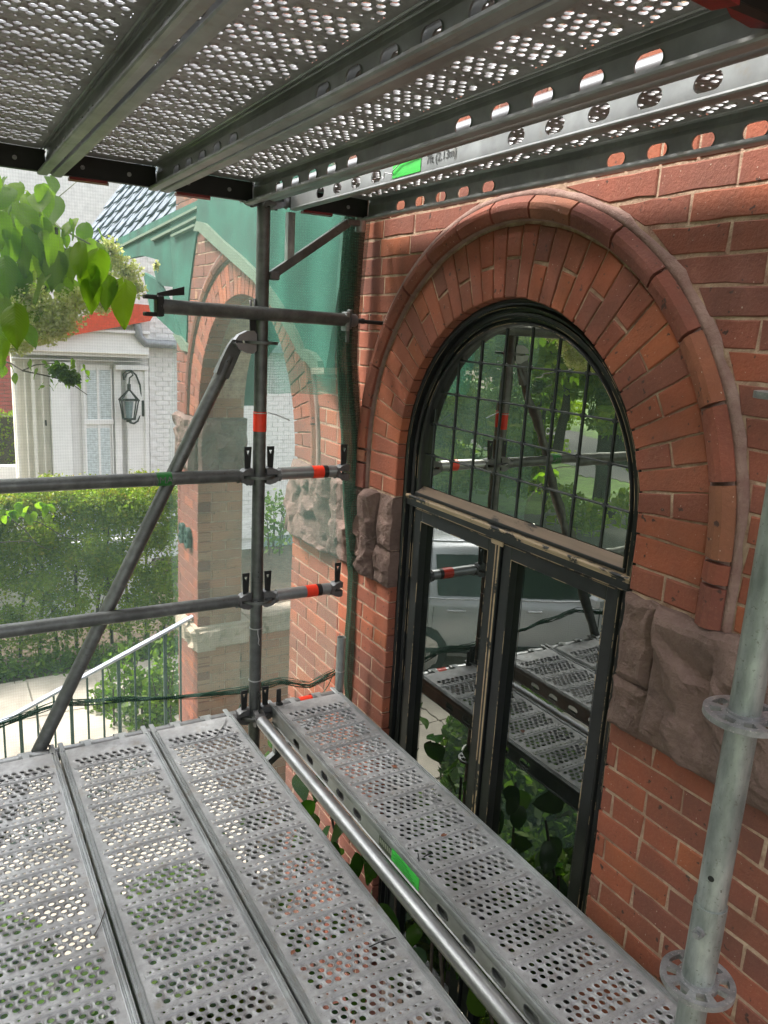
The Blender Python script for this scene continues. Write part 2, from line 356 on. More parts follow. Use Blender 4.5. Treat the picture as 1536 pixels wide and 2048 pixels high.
def net_mat(name, col, lo, hi, sheen=(.5, .6)):
    m, nt, b = newmat(name); out = nt.nodes['Material Output']; nt.nodes.remove(b)
    tr = nt.nodes.new('ShaderNodeBsdfTransparent')
    df = nt.nodes.new('ShaderNodeBsdfDiffuse'); tl = nt.nodes.new('ShaderNodeBsdfTranslucent')
    n = nnoise(nt, 5, 4, .6); c = mixc(nt, n, tuple(.75*x for x in col), tuple(min(1, 1.25*x) for x in col))
    nt.links.new(c, df.inputs[0]); nt.links.new(c, tl.inputs[0])
    ms = nt.nodes.new('ShaderNodeMixShader'); ms.inputs[0].default_value = sheen[0]
    nt.links.new(df.outputs[0], ms.inputs[1]); nt.links.new(tl.outputs[0], ms.inputs[2])
    tc = nt.nodes.new('ShaderNodeTexCoord')
    ws = []
    for ax, sc in (('X', 38), ('Z', 30)):
        w = nt.nodes.new('ShaderNodeTexWave'); w.bands_direction = ax; w.inputs['Scale'].default_value = sc; w.inputs['Distortion'].default_value = 1.2
        w.inputs['Detail Scale'].default_value = .6
        nt.links.new(tc.outputs['Object'], w.inputs[0]); ws.append(w.outputs['Fac'])
    wv = math2(nt, 'MULTIPLY', math2(nt, 'ADD', ws[0], ws[1]), .5)
    mr = nt.nodes.new('ShaderNodeMapRange'); mr.inputs[3].default_value = lo; mr.inputs[4].default_value = hi
    nt.links.new(math2(nt, 'ADD', math2(nt, 'MULTIPLY', wv, .6), math2(nt, 'MULTIPLY', n, .4)), mr.inputs[0])
    mx = nt.nodes.new('ShaderNodeMixShader'); nt.links.new(mr.outputs[0], mx.inputs[0])
    nt.links.new(tr.outputs[0], mx.inputs[1]); nt.links.new(ms.outputs[0], mx.inputs[2]); nt.links.new(mx.outputs[0], out.inputs[0]); return m
M['net'] = net_mat('green_debris_netting', (.36, .55, .47), .03, .22)
M['net_mid'] = net_mat('second_netting_layer', (.30, .52, .44), .05, .24)
M['net_dense'] = net_mat('doubled_netting', (.07, .27, .20), .30, .74)
M['net_roll'] = net_mat('rolled_netting', (.05, .10, .07), .55, 1.0, (.3, 0))
M['paint'] = metal('silver_car_paint', (.78, .79, .81), (.84, .85, .87), .25, .15, .22, 3, bmp=.0)
M['paint_dark'] = metal('dark_car_paint', (.05, .06, .10), (.06, .07, .12), .5, .2, .3, 3, bmp=.0)
M['car_glass'] = plain('car_glass', (.012, .03, .02), .06)
M['tyre'] = plain('tyre', (.02, .02, .02), .85)
M['chrome'] = plain('chrome', (.7, .7, .72), .15, 1)
M['lamp_red'] = plain('tail_lamp', (.4, .01, .01), .2)
M['pale_house'] = plain('pale_house', (.80, .79, .77), .8)
M['far_brick'] = None
# ================================================================ GROUND AND STREET
GZ = -2.7
def sheet(name, x0, x1, y0, y1, z, mat, n=1, kind='structure'):
    mb = MB(); mb.box(x0, x1, y0, y1, z-.05, z); return solo(name, mb, mat, None, None, kind=kind)
sheet('ground', -150, 150, -120, 180, GZ, M['soil'])
sheet('lawn', -60, -5.6, -30, 16, GZ+.02, M['grass'])
sheet('lawn', -60, -6.5, 16.2, 60, GZ+.02, M['grass'])
sheet('path', -5.4, -.42, -6, 6.55, GZ+.04, M['concrete'])
sheet('path', -.41, 3.5, 2.75, 6.55, GZ+.04, M['concrete'])
sheet('driveway', -16, -5.2, 1.0, 12, GZ+.03, M['asphalt'])
sheet('road', -24, -17, -60, 120, GZ+.03, M['asphalt'])
# paving joints: slabs of the path are separate pieces
ps = bpy.data.objects['path']
for i in range(5):
    for j in range(4):
        mb = MB(); x0 = -3.2+i*.73; y0 = 2.7+j*.94
        mb.bbox(x0, x0+.715, y0, y0+.925, GZ+.042, GZ+.062+random.uniform(0, .004), .004); part('slab', mb, M['concrete'], ps)

# ================================================================ OUR HOUSE: BRICK WALL
WX = .5; CY, CZ, RI, RE = -.797, 1.085, .602, .820
PYC, PZC, PRI, PRE = 1.585, .93, .80, 1.01
CH = .0711
def FW(a, b, d): return (WX-d, a, b)                        # wall faces the scaffold (-x)
wall = thing('brick_house_wall', 'red brick house wall with a tall arched window and sandstone band beside the scaffold', 'brick wall', (WX, CY, GZ))
# mortar bed behind the bricks, cut out round both arches
def ring_bed(yc, zc, r, zb, y0, y1, z1, d=-.0028, depth=.35):
    inner = [(yc-r, zb)]+[(yc-r*math.cos(t), zc+r*math.sin(t)) for t in np.linspace(0, PI, 41)]+[(yc+r, zb)]
    outer = [(y0, zb)]
    for p in inner[1:-1]:
        dx, dz = p[0]-yc, p[1]-zc
        L = 1e9
        if dx < -1e-6: L = min(L, (y0-yc)/dx)
        if dx > 1e-6: L = min(L, (y1-yc)/dx)
        if dz > 1e-6: L = min(L, (z1-zc)/dz)
        outer.append((yc+dx*L, zc+dz*L))
    outer.append((y1, zb)); n = len(inner); mb = MB()
    # corner fill
    V = [FW(*p, d) for p in inner]+[FW(*p, d) for p in outer]
    mb.add(V, [(i, i+1, n+i+1, n+i) for i in range(n-1)])
    mb.add([FW(y0, z1, d), FW(y0, outer[1][1], d), V[n]], [])
    for i in range(n-1):
        a, b_ = outer[i], outer[i+1]
        if abs(a[0]-b_[0]) > 1e-4 and abs(a[1]-b_[1]) > 1e-4:
            c = (y0 if min(a[0], b_[0]) <= y0+1e-3 else y1, z1); mb.add([FW(*a, d), FW(*b_, d), FW(*c, d)], [(0, 1, 2)])
    # reveal
    V = [FW(*p, d) for p in inner]+[FW(*p, d-depth) for p in inner]
    mb.add(V, [(i, n+i, n+i+1, i+1) for i in range(n-1)])
    return mb
YS = .10
m1 = ring_bed(CY, CZ, RI+.01, GZ, -4.2, YS, 4.2); part('mortar_bed', m1, M['mortar'], wall)
m2 = ring_bed(PYC, PZC, PRI+.03, -1.4, YS, 2.40, 4.2, depth=.33)
m2.box(WX+.006, WX+.30, YS, .78, GZ, -1.4); part('mortar_bed', m2, M['mortar'], wall)
# bricks
STZ0, STZ1 = .548, .927
nbr = 0; stuffb = MB()
def put_brick(poly, F=FW, d0=-.09, d1=.0, ch=.0045, parent=None, mat='brick', vis=True, name='brick'):
    global nbr
    mb = MB(); d = d1+random.uniform(-.0015, .0015)
    j = [(p[0]+random.uniform(-.002, .002), p[1]+random.uniform(-.0016, .0016)) for p in poly]; ch = .0032
    mb.brick(j, F, d0, d, ch)
    if vis and nbr < 300: part(name, mb, M[mat], parent or wall); nbr += 1
    else: stuffb.brick(j, F, d0, d, ch)
def circ_y(z, yc, zc, r): 
    return math.sqrt(max(0, r*r-(z-zc)**2))
def course(z0, z1, y0, y1, k, L=.214, J=.0075, vis=lambda a, b: True):
    a = y0; off = (.108 if k % 2 else 0)+random.uniform(-.006, .006); first = True
    out = []
    while a < y1-.02:
        l = L if not (k % 6 == 3) else .103
        b_ = min(y1, a+(l-off if first and off > 0 else l)); first = False
        if y1-b_ < .035: b_ = y1
        out.append((a, b_)); a = b_+J
    return out
def visible(y, z): return -1.95 < y < .8 and -.35 < z < 2.35
hoodR = RE+.09; phoodR = PRE+.07
kz0 = int((STZ0-GZ)/CH)+1
for k in range(-46, 50):
    z0 = STZ1+k*CH; z1 = z0+CH-.0075
    if z1 < GZ or z0 > 4.1: continue
    if k < 0:
        kk = k+5.33
        if z0 > STZ0-.03: continue                      # the stone band stands here
        z0 = STZ0-(int((STZ0-z0)/CH))*CH-CH+.0075+.0; z1 = z0+CH-.0075
    zm = (z0+z1)/2
    # obstacles on this course: intervals in y
    obs = []
    if z0 < CZ: h = RE+.005 if z0 > STZ1-.01 else RI; obs.append((CY-h-(.09 if z0 > STZ1-.01 else 0), CY+h+(.09 if z0 > STZ1-.01 else 0)))
    elif z0 < CZ+hoodR: w = circ_y(z0, CY, CZ, hoodR+.004); obs.append((CY-w, CY+w))
    if z0 < PZC: h = PRI if z0 < STZ1 else PRE; obs.append((PYC-h-(.075 if z0 > STZ1-.01 else 0), 2.405 if z0 < STZ1 else 2.60))
    elif z0 < PZC+phoodR: w = circ_y(z0, PYC, PZC, phoodR+.004); obs.append((PYC-w, PYC+w))
    spans = []; a = -4.2
    for o0, o1 in sorted(obs):
        if o0 > a: spans.append((a, o0))
        a = max(a, o1)
    spans.append((a, 2.90))
    for s0, s1 in spans:
        if s1-s0 < .02: continue
        for b0, b1 in course(z0, z1, s0, s1, k):
            # cut the ends that meet the hoods along their curve
            poly = [(b0, z0), (b1, z0), (b1, z1), (b0, z1)]
            for (yc, zc, R) in ((CY, CZ, hoodR+.012), (PYC, PZC, phoodR+.01)):
                if z0 > zc-.02 and z1 < zc+R+CH:
                    w1 = circ_y(z1, yc, zc, R)
                    if abs(b1-s1) < 1e-6 and b1 < yc and b1 > yc-R-.05: poly[2] = (max(b0+.01, yc-w1), z1) if w1 > 0 else (b1+.05, z1)
                    if abs(b0-s0) < 1e-6 and b0 > yc and b0 < yc+R+.05: poly[3] = (min(b1-.01, yc+w1), z1) if w1 > 0 else (b0-.05, z1)
            put_brick(poly, vis=visible((b0+b1)/2, zm))
# arch voussoirs of the window
nv = 35
def arch_ring(yc, zc, r0, r1, n, split=True, t0=0.0, t1=PI, gap=.0055, d1=.002, mat='brick', name='arch_brick'):
    for i in range(n):
        a0 = t0+(t1-t0)*i/n; a1 = t0+(t1-t0)*(i+1)/n
        def pt(r, a, g): a = a+g/r; return (yc-r*math.cos(a), zc+r*math.sin(a))
        segs = [(r0, r1)] if (not split or i % 2 == 0) else [(r0, (r0+r1)/2-.004+random.uniform(-.012, .012)), None]
        if segs[-1] is None: segs[-1] = (segs[0][1]+.008, r1)
        for (s0, s1) in segs:
            mb = MB(); e0 = random.uniform(-.001, .001)
            P = [pt(s0, a0, gap/2), pt(s1-random.uniform(0, .004), a0, gap/2), pt(s1-random.uniform(0, .004), a1, -gap/2), pt(s0, a1, -gap/2)]
            mb.brick(P, FW, -.10, d1+random.uniform(-.0015, .0015), .003); part(name, mb, M[mat], wall)
arch_ring(CY, CZ, RI, RE-.004, nv)
# straight legs of the arch between stone band and springing
for sgn in (-1, 1):
    z = STZ1+.004; i = 0
    while z < CZ-.02:
        z1 = min(z+CH-.006, CZ-.004)
        if CZ-z1 < .03: z1 = CZ-.004
        ss = [(RI, RE-.004)] if i % 2 else [(RI, RI+.104), (RI+.111, RE-.004)]
        for s0, s1 in ss:
            P = [(CY+sgn*s0, z), (CY+sgn*s1, z), (CY+sgn*s1, z1), (CY+sgn*s0, z1)]
            mb = MB(); mb.brick(P, FW, -.10, .001, .0045); part('arch_brick', mb, M['brick'], wall)
        z = z1+.007; i += 1
arch_ring(PYC, PZC, PRI, PRE-.004, 42)
# hood moulding
def hood(yc, zc, r0, r1, n, zleg, d, sides=(-1, 1), mat='hood', t0=0., t1=PI):
    ang = [t0+(t1-t0)*i/n for i in range(n+1)]
    def sec(P0, P1, nrm0, nrm1):                       # P inner points, nrm outward dirs; makes one moulded brick
        mb = MB(); w = r1-r0; prof = [(0, -.02), (0, d*.62), (w*.05, d*.70), (w*.40, d*.99), (w*.50, d), (w*.66, d*.98), (w*.97, d*.45), (w, -.02)]
        V = []
        m = 4
        for j in range(m+1):
            t = j/m; P = P0(t); N = nrm0(t)
            for (q, dd) in prof: V.append(FW(P[0]+N[0]*q, P[1]+N[1]*q, dd+random.uniform(-.0008, .0008)))
        np_ = len(prof)
        F = [(j*np_+i, j*np_+i+1, (j+1)*np_+i+1, (j+1)*np_+i) for j in range(m) for i in range(np_-1)]
        F += [tuple(range(np_)), tuple(m*np_+i for i in reversed(range(np_)))]
        mb.add(V, F); part('hood_brick', mb, M[mat], wall)
    for i in range(n):
        g = .009/r0; A0, A1 = ang[i]+g/2, ang[i+1]-g/2
        f = lambda t, A0=A0, A1=A1: (yc-r0*math.cos(A0+(A1-A0)*t), zc+r0*math.sin(A0+(A1-A0)*t))
        nf = lambda t, A0=A0, A1=A1: (-math.cos(A0+(A1-A0)*t), math.sin(A0+(A1-A0)*t))
        sec(f, None, nf, None)
    for sgn in sides:
        z = zleg
        while z < zc-.03:
            z1 = min(z+.10, zc-.006)
            f = lambda t, z=z, z1=z1: (yc+sgn*r0, z+(z1-z)*t); nf = lambda t: (sgn, 0)
            sec(f, None, nf, None); z = z1+.010
    # mortar joint lines under and beside the moulding
    for (ra, rb, dd, mt) in ((r0-.004, r1+.0, .012, 'fillet'), (r1-.004, r1+.020, .012, 'fillet')):
        pts = [(yc-math.cos(t), zc, math.sin(t)) for t in ang]; mb = MB(); V = []; TT = np.linspace(0, PI, 60)
        path = [((-1, 0), (0, zleg-zc))]+[((-math.cos(t), math.sin(t)), (0, 0)) for t in TT]+[((1, 0), (0, zleg-zc))]
        for (nx, nz), (ox, oz) in path:
            wob = 1+.0*nx; rr = rb+(.012*noise.noise(Vector((nx*9, nz*9, oz*9)))+random.uniform(-.006, .005) if rb > r1 else 0)
            V += [FW(yc+nx*ra+ox, zc+nz*ra+oz, -.01), FW(yc+nx*ra+ox, zc+nz*ra+oz, dd), FW(yc+nx*(rb-.006)+ox, zc+nz*(rb-.006)+oz, dd), FW(yc+nx*rr+ox, zc+nz*rr+oz, -.002)]
        k = len(path); mb.add(V, [(4*i+q, 4*i+q+1, 4*i+q+5, 4*i+q+4) for i in range(k-1) for q in range(3)], True)
        part('mortar_fillet', mb, M[mt], wall)
hood(CY, CZ, RE+.008, RE+.074, 15, STZ1-.005, .036)
hood(PYC, PZC, PRE+.008, PRE+.065, 17, STZ1, .025, sides=(-1,))
part('brick', stuffb, M['brick'], wall, kind='stuff')
# rock faced sandstone
def rock(name, F, a0, a1, b0, b1, d, parent, mat='stone', n=30, seed=0, amp=.03, back=-.12):
    mb = MB(); V = []; sd = Vector((seed*3.7, seed*1.3, seed*7.1)); m = max(4, int(n*(b1-b0)/max(.01, (a1-a0)))); m = min(m, 70)
    rs = random.Random(seed*17+3)
    planes = [(rs.uniform(a0, a1), rs.uniform(b0, b1), d*rs.uniform(.45, 1.1), rs.choice((-1, 1))*rs.uniform(.05, .38), rs.uniform(-.3, .3)) for _ in range(max(6, int(150*(a1-a0)*(b1-b0)+8)))]
    for j in range(m+1):
        for i in range(n+1):
            u, v = i/n, j/m; a = a0+(a1-a0)*u; b_ = b0+(b1-b0)*v
            e_ = min(u*(a1-a0), (1-u)*(a1-a0), v*(b1-b0), (1-v)*(b1-b0))
            ed = min(1, e_/.03)
            p = Vector((a*6, b_*6, seed))
            g = noise.hetero_terrain(p*1.6+sd, .8, 2.2, 6, .6)
            wa, wb = a+.03*noise.noise(Vector((a*11, b_*11, seed+2))), b_+.03*noise.noise(Vector((a*11, b_*11, seed+7)))
            nr = sorted(planes, key=lambda q: (q[0]-wa)**2+((q[1]-wb)*.8)**2)[:2]; hv = [hk+sa*(a-ca)+sb*(b_-cb) for (ca, cb, hk, sa, sb) in nr]
            d0_, d1_ = [math.hypot(q[0]-wa, (q[1]-wb)*.8) for q in nr]; bl = max(0, .5-(d1_-d0_)/.03); hp = hv[0]*(1-bl)+hv[1]*bl
            h = d*.12+max(0., min(hp, d*1.25))*(.25+.75*min(1, ed*1.6))+amp*.17*g+.0015*noise.noise(Vector((a*120, b_*120, seed)))
            w = .004*noise.noise(Vector((a*30, b_*30, seed+9)))
            if e_ > .001: pass
            else: a += .006*noise.noise(Vector((a*14, b_*14, seed))); b_ += .005*noise.noise(Vector((a*17, b_*13, seed+4)))
            V.append(F(a+w, b_+w, h))
    q = lambda i, j: j*(n+1)+i
    mb.add(V, [(q(i, j), q(i+1, j), q(i+1, j+1), q(i, j+1)) for j in range(m) for i in range(n)])
    # sides
    ringi = [q(i, 0) for i in range(n+1)]+[q(n, j) for j in range(1, m+1)]+[q(i, m) for i in range(n-1, -1, -1)]+[q(0, j) for j in range(m-1, 0, -1)]
    R0 = [V[i] for i in ringi]; 
    inv = F(0, 0, 1)[0]-F(0, 0, 0)[0], F(0, 0, 1)[1]-F(0, 0, 0)[1]
    R1 = []
    for pnt in R0:
        if abs(inv[0]) > .5: R1.append((F(0, 0, back)[0], pnt[1], pnt[2]))
        else: R1.append((pnt[0], F(0, 0, back)[1], pnt[2]))
    k = len(R0); mb.add(R0+R1, [(i, (i+1) % k, k+(i+1) % k, k+i) for i in range(k)])
    return part(name, mb, M[mat], parent)
J = .006
for i, (a0, a1, b0, b1, dd) in enumerate([
    (-.195, -.085, .548, .70, .030), (-.195, -.085, .706, .922, .022), (-.079, .02, .548, .922, .05), (.026, .135, .60, .922, .026), (.026, .135, .548, .594, .02),
    (.141, .33, .548, .922, .03), (.336, .785, .548, .922, .06),
    (-1.508, -1.399, .690, .922, .022), (-1.512, -1.399, .548, .684, .026), (-1.99, -1.515, .548, .922, .04),
    (-2.6, -1.996, .548, .922, .03), (-3.3, -2.606, .548, .922, .03)]):
    rock('sandstone_block', FW, a0, a1, b0, b1, dd, wall, seed=i+1, amp=.02 if i != 7 else .006, n=34)

# ---------------------------------------------------------------- porch end pier and its far side wall
PY = 2.4034
porch = thing('porch_pier', 'tan and red brick porch pier with rough sandstone bands seen through the green netting', 'brick pier', (WX, PY, GZ))
PXR = .83; PYE = 2.835
mb = MB(); mb.box(WX+.006, PXR-.006, PY+.006, PYE-.006, GZ, 4.0); part('mortar_bed', mb, M['mortar'], porch)
def FP(a, b, d): return (a, PY-d, b)
def FR(a, b, d): return (PXR+d, a, b)
cop0, cop1 = -.76, -.59
nbr = -500
k = 0; z = cop0-CH
M['pier_brick'] = brick_mat('tan_brick', [(.36, .17, .09), (.32, .165, .095), (.38, .20, .11), (.31, .175, .11), (.38, .155, .08)], (.20, .12, .075))
def pier_course(z0, z1, k):
    for (F, a0, a1) in ((FP, WX, PXR), (FW, PY, PYE)):
        a = a0; l0 = .10 if (k+(F is FW)) % 2 else .205
        while a < a1-.01:
            b_ = min(a1, a+l0); l0 = .205
            if a1-b_ < .03: b_ = a1
            e0 = .0 if a > a0 else .0
            mb = MB(); P = [(a+(.003 if a == a0 else 0), z0), (b_-(.003 if b_ == a1 else 0), z0), (b_-(.003 if b_ == a1 else 0), z1), (a+(.003 if a == a0 else 0), z1)]
            mb.brick(P, F, -.05, .0+random.uniform(-.001, .001), .004)
            part('brick', mb, M['brick' if F is FW else 'pier_brick'], porch); a = b_+.007
z = GZ
zz = []
t = cop0-.004
while t > GZ+.1: zz.append((t-CH+.0075, t)); t -= CH
t = cop1+.004
while t < STZ0-.03: zz.append((t, min(t+CH-.0075, STZ0-.006))); t += CH
t = STZ1+.006
while t < 3.2: zz.append((t, t+CH-.0075)); t += CH
for k, (z0, z1) in enumerate(zz):
    if z0 > .9 and z0 < PZC+PRE+.07:
        a0 = PY; w = circ_y(z0, PYC, PZC, PRE+.07) if z0 > PZC else PRE
        # face towards the street is taken by the porch arch here
        for (F, s0, s1) in ((FP, WX, PXR), (FW, max(PY, PYC+w+.01), PYE)):
            a = s0; l0 = .10 if k % 2 else .205
            while a < s1-.02:
                b_ = min(s1, a+l0); l0 = .205; mb = MB()
                mb.brick([(a, z0), (b_, z0), (b_, z1), (a, z1)], F, -.05, 0, .004); part('brick', mb, M['brick' if F is FW else 'pier_brick'], porch); a = b_+.007
    else: pier_course(z0, z1, k)
rock('sandstone_block', FP, WX-.0, PXR+.02, STZ0, STZ1, .05, porch, seed=31, amp=.02, n=22)
rock('sandstone_block', FW, PY-.0, PYE, STZ0, STZ1, .05, porch, seed=33, amp=.02, n=22)
rock('coping_stone', FP, WX-.03, PXR+.06, cop0, cop1, .055, porch, 'buff', seed=35, amp=.012, n=22)
rock('coping_stone', FW, PY-.05, PYE, cop0, cop1, .05, porch, 'buff', seed=36, amp=.012, n=20)
mb = MB(); mb.box(WX-.03, PXR+.06, PY-.04, PY+.2, cop1-.012, cop1+.008); part('coping_top', mb, M['buff'], porch)
# parapet running away from the pier
par = thing('porch_parapet', 'low tan brick porch parapet under a sandstone coping behind the netting', 'parapet', (1.1, PY+.12, GZ))
mb = MB(); mb.box(PXR+.05, 2.4, PY+.126, PY+.33, GZ, cop0); part('mortar_bed', mb, M['mortar'], par)
def FQ(a, b, d): return (a, PY+.12-d, b)
for k in range(26):
    z1 = cop0-.004-k*CH; z0 = z1-CH+.0075; a = PXR+.05-(.1 if k % 2 else 0)
    while a < 2.2:
        mb = MB(); mb.brick([(max(a, PXR+.01), z0), (a+.205, z0), (a+.205, z1), (max(a, PXR+.01), z1)], FQ, -.05, random.uniform(-.001, .001), .004)
        if len(par.children) < 290: part('brick', mb, M['pier_brick'], par)
        a += .2125
rock('coping_stone', FQ, PXR+.065, 1.45, cop0, cop1+.01, .05, par, 'buff', seed=41, amp=.012)
rock('coping_stone', FQ, 1.456, 2.3, cop0, cop1+.01, .05, par, 'buff', seed=42, amp=.012)
# the arch of the porch's far side, brick head over white house view
def archwall(name):
    mb = MB(); yc, zc, r = 1.62, 1.0, .66; n = 30
    inn = [(yc-r*math.cos(t), zc+r*math.sin(t)) for t in np.linspace(0, PI, n)]
    V = [(p[0], PY+.14, p[1]) for p in inn]+[(p[0], PY+.14, 3.4) for p in inn]
    mb.add(V, [(i, i+1, n+i+1, n+i) for i in range(n-1)])
    mb.box(PXR, yc-r, PY+.141, PY+.3, zc, 3.4); mb.box(yc+r, 2.6, PY+.141, PY+.3, GZ, 3.4)
    return mb
part('arched_head', archwall('a'), M['teal'], par)  # dark green stands for porch shade seen through netting
mb = MB(); mb.box(.83, 3.2, .80, PY+.1, 2.05, 2.09); part('porch_ceiling', mb, M['teal'], par)  # ceiling coloured with the same netted shade
mb = MB(); mb.box(3.2, 3.3, .6, PY+.1, GZ, 2.3); part('inner_wall', mb, M['pier_brick'], par)
# house number on the pier
num = thing('house_number', 'dark metal numerals 88 fixed to the red side of the porch pier', 'house number', (WX-.01, 2.66, .0))
def text(name, body, size, mat, parent, loc, rot, ext=.0, align='CENTER', bev=0):
    c = bpy.data.curves.new(name, 'FONT'); c.body = body; c.size = size; c.extrude = ext; c.align_x = align; c.align_y = 'CENTER'; c.bevel_depth = bev
    tmp = bpy.data.objects.new('tmp', c); dg = bpy.context.evaluated_depsgraph_get(); COL.objects.link(tmp); dg.update()
    me = bpy.data.meshes.new_from_object(tmp.evaluated_get(dg)); bpy.data.objects.remove(tmp)
    me.materials.clear(); me.materials.append(mat); o = link(name, me, parent); off = ORG.get(parent.name, (0, 0, 0))
    o.location = (loc[0]-off[0], loc[1]-off[1], loc[2]-off[2]); o.rotation_euler = rot; return o
for (yy, s_) in ((2.72, 0), (2.575, 0)):
    p = onx(WX-.012, 378, 1128)
    text('numeral', '8', .21, M['iron'], num, (WX-.02, yy, .035), (PI/2, 0, -PI/2), .012, bev=.004)

# ---------------------------------------------------------------- porch gable boards and trim (green painted)
gab = thing('porch_gable', 'green painted porch gable boards with a pale curved trim ending in a scroll', 'porch gable', (.42, 1.5, 1.2))
def slab_px(pts, x, th=.035):
    P = [onx(x, *p) for p in pts]; n = len(P); mb = MB()
    mb.add([tuple(p) for p in P]+[(p[0]+th, p[1], p[2]) for p in P], [tuple(range(n)), tuple(range(2*n-1, n-1, -1))]+[(k, (k+1) % n, n+(k+1) % n, n+k) for k in range(n)]); return mb
curve = [(392, 442), (408, 446), (440, 478), (480, 512), (520, 552), (560, 610), (590, 665), (612, 722)]
inner = [(604, 722), (578, 672), (546, 618), (506, 562), (466, 526), (428, 492), (396, 462), (386, 462)]
part('gable_board', slab_px([(400, 330), (720, 330), (690, 500), (650, 748), (632, 748), (612, 722)]+curve[::-1][1:], .455), M['teal'], gab)
part('curved_trim', slab_px(curve+inner, .435), M['teal_pale'], gab)
part('scroll', slab_px([(588, 700), (604, 698), (622, 706), (634, 722), (638, 744), (626, 744), (616, 730), (604, 716)], .425), M['teal_pale'], gab)
part('corbel', slab_px([(622, 735), (648, 735), (648, 748), (622, 748)], .40, .09), M['buff'], gab)
g2 = thing('side_gable', 'dark green curved gable board left of the porch arch with a pale notch', 'gable board', (.47, 3.2, 1.4))
part('gable_board', slab_px([(165, 512), (240, 475), (400, 398), (408, 446), (392, 470), (380, 560), (374, 620), (372, 700), (352, 640), (345, 606), (345, 574), (326, 572), (312, 560), (308, 540), (318, 520), (285, 511), (240, 520)], .49), M['teal'], g2)
part('gable_board', slab_px([(286, 545), (312, 560), (336, 606), (352, 640), (372, 700), (358, 676), (300, 622)], .485), M['teal'], g2)
part('scroll', slab_px([(345, 668), (360, 672), (372, 690), (376, 704), (362, 700)], .475), M['teal_pale'], g2)
for k, (a, b_) in enumerate([((240, 490), (392, 412)), ((300, 478), (390, 432)), ((340, 470), (386, 448))]):
    part('cornice_moulding', slab_px([a, b_, (b_[0]+2, b_[1]+4), (a[0]+2, a[1]+4)], .47-.005*k), M['teal_pale'], g2)

# ---------------------------------------------------------------- slate roof: slates one by one
P0 = ony(5.6, 128, 530); P1 = ony(3.9, 408, 398)
E_ = (P1-P0); EL = np.linalg.norm(E_); E_ = E_/EL
side = np.cross(E_, [0, 0, 1.]); side = side if side[1] > 0 else -side
UP = side*math.cos(math.radians(50))+np.array([0, 0, 1.])*math.sin(math.radians(50)); NR = np.cross(E_, UP); NR = NR if NR[2] > 0 else -NR
roof = thing('slate_roof', 'steep grey slate roof with staggered courses above the green eaves', 'roof', tuple(P0))
nrow, sw = 9, EL/26
mb = MB(); q = [P0-E_*.0-NR*.03, P1+E_*3-NR*.03, P1+E_*3+UP*3.4-NR*.03, P0+UP*3.4-NR*.03]; mb.add(q, [(0, 1, 2, 3)]); part('roof_deck', mb, M['slate'], roof)
cnt = 0
for r in range(nrow):
    for i in range(40):
        if cnt >= 300: break
        off = (.5 if r % 2 else 0); a0 = (i+off)*sw; drop = random.uniform(-.02, .02)
        lo = P0+E_*(a0+.004)+UP*(r*.20+(-.09 if i % 2 else 0)+drop*.3); w = E_*(sw-.012); up = UP*.30
        tn = NR*(.035 if i % 2 else .012); mb = MB(); V = [lo+tn, lo+w+tn, lo+w+up-NR*.0, lo+up-NR*.0]
        mb.add([tuple(v) for v in V]+[tuple(v-NR*.014) for v in V], [(0, 1, 2, 3), (7, 6, 5, 4), (0, 4, 5, 1), (1, 5, 6, 2), (2, 6, 7, 3), (3, 7, 4, 0)])
        part('slate', mb, M['slate'], roof); cnt += 1
# ================================================================ ARCHED WINDOW / DOORS
win = thing('arched_window', 'black arched double door window with leaded fanlight and paint worn to wood on its edges', 'window', (.56, CY, -1.0))
GX = .58
def sweep(prof, mat, name, zb=-1.2, label=None, parent=None):
    """prof: list of (r, x); follows both jambs and the arch"""
    path = [((-1, 0), zb-CZ)]+[((-math.cos(t), math.sin(t)), 0) for t in np.linspace(0, PI, 49)]+[((1, 0), zb-CZ)]
    V = []; n = len(prof); prof = [(.52+(r-.503)*.766, x) for r, x in prof]
    for (nx, nz), oz in path: V += [(x, CY+nx*r, CZ+nz*r+oz) for r, x in prof]
    mb = MB(); mb.add(V, [(i*n+k, i*n+k+1, (i+1)*n+k+1, (i+1)*n+k) for i in range(len(path)-1) for k in range(n-1)])
    return part(name, mb, M[mat], parent or win, label)
def rnd(r0, r1, x0, x1, n=5): return [(r0+(r1-r0)*i/n, x0+(x1-x0)*math.sin(i/n*PI/2)) for i in range(n+1)]
sweep([(.612, .535), (.600, .535), (.594, .541), (.586, .543)]+rnd(.586, .576, .543, .533)+[(.572, .533), (.572, .552)], 'frame', 'outer_moulding')
sweep([(.572, .5525), (.560, .5525), (.557, .545), (.545, .543), (.541, .550), (.535, .5505), (.535, .562)], 'frame', 'middle_moulding')
sweep([(.535, .5625), (.524, .5625)]+rnd(.524, .514, .5625, .550)+[(.512, .550), (.506, .556), (.503, .565), (.503, .585)], 'frame', 'inner_moulding')
sweep([(.5755, .5322), (.5735, .5322)], 'frame_worn', 'worn_edge')
sweep([(.5575, .5435), (.5565, .5430)], 'frame_worn', 'worn_edge')
sweep([(.5355, .5495), (.5335, .5495)], 'frame_worn', 'worn_edge')
sweep([(.515, .5492), (.5125, .5492)], 'frame_worn', 'worn_edge')
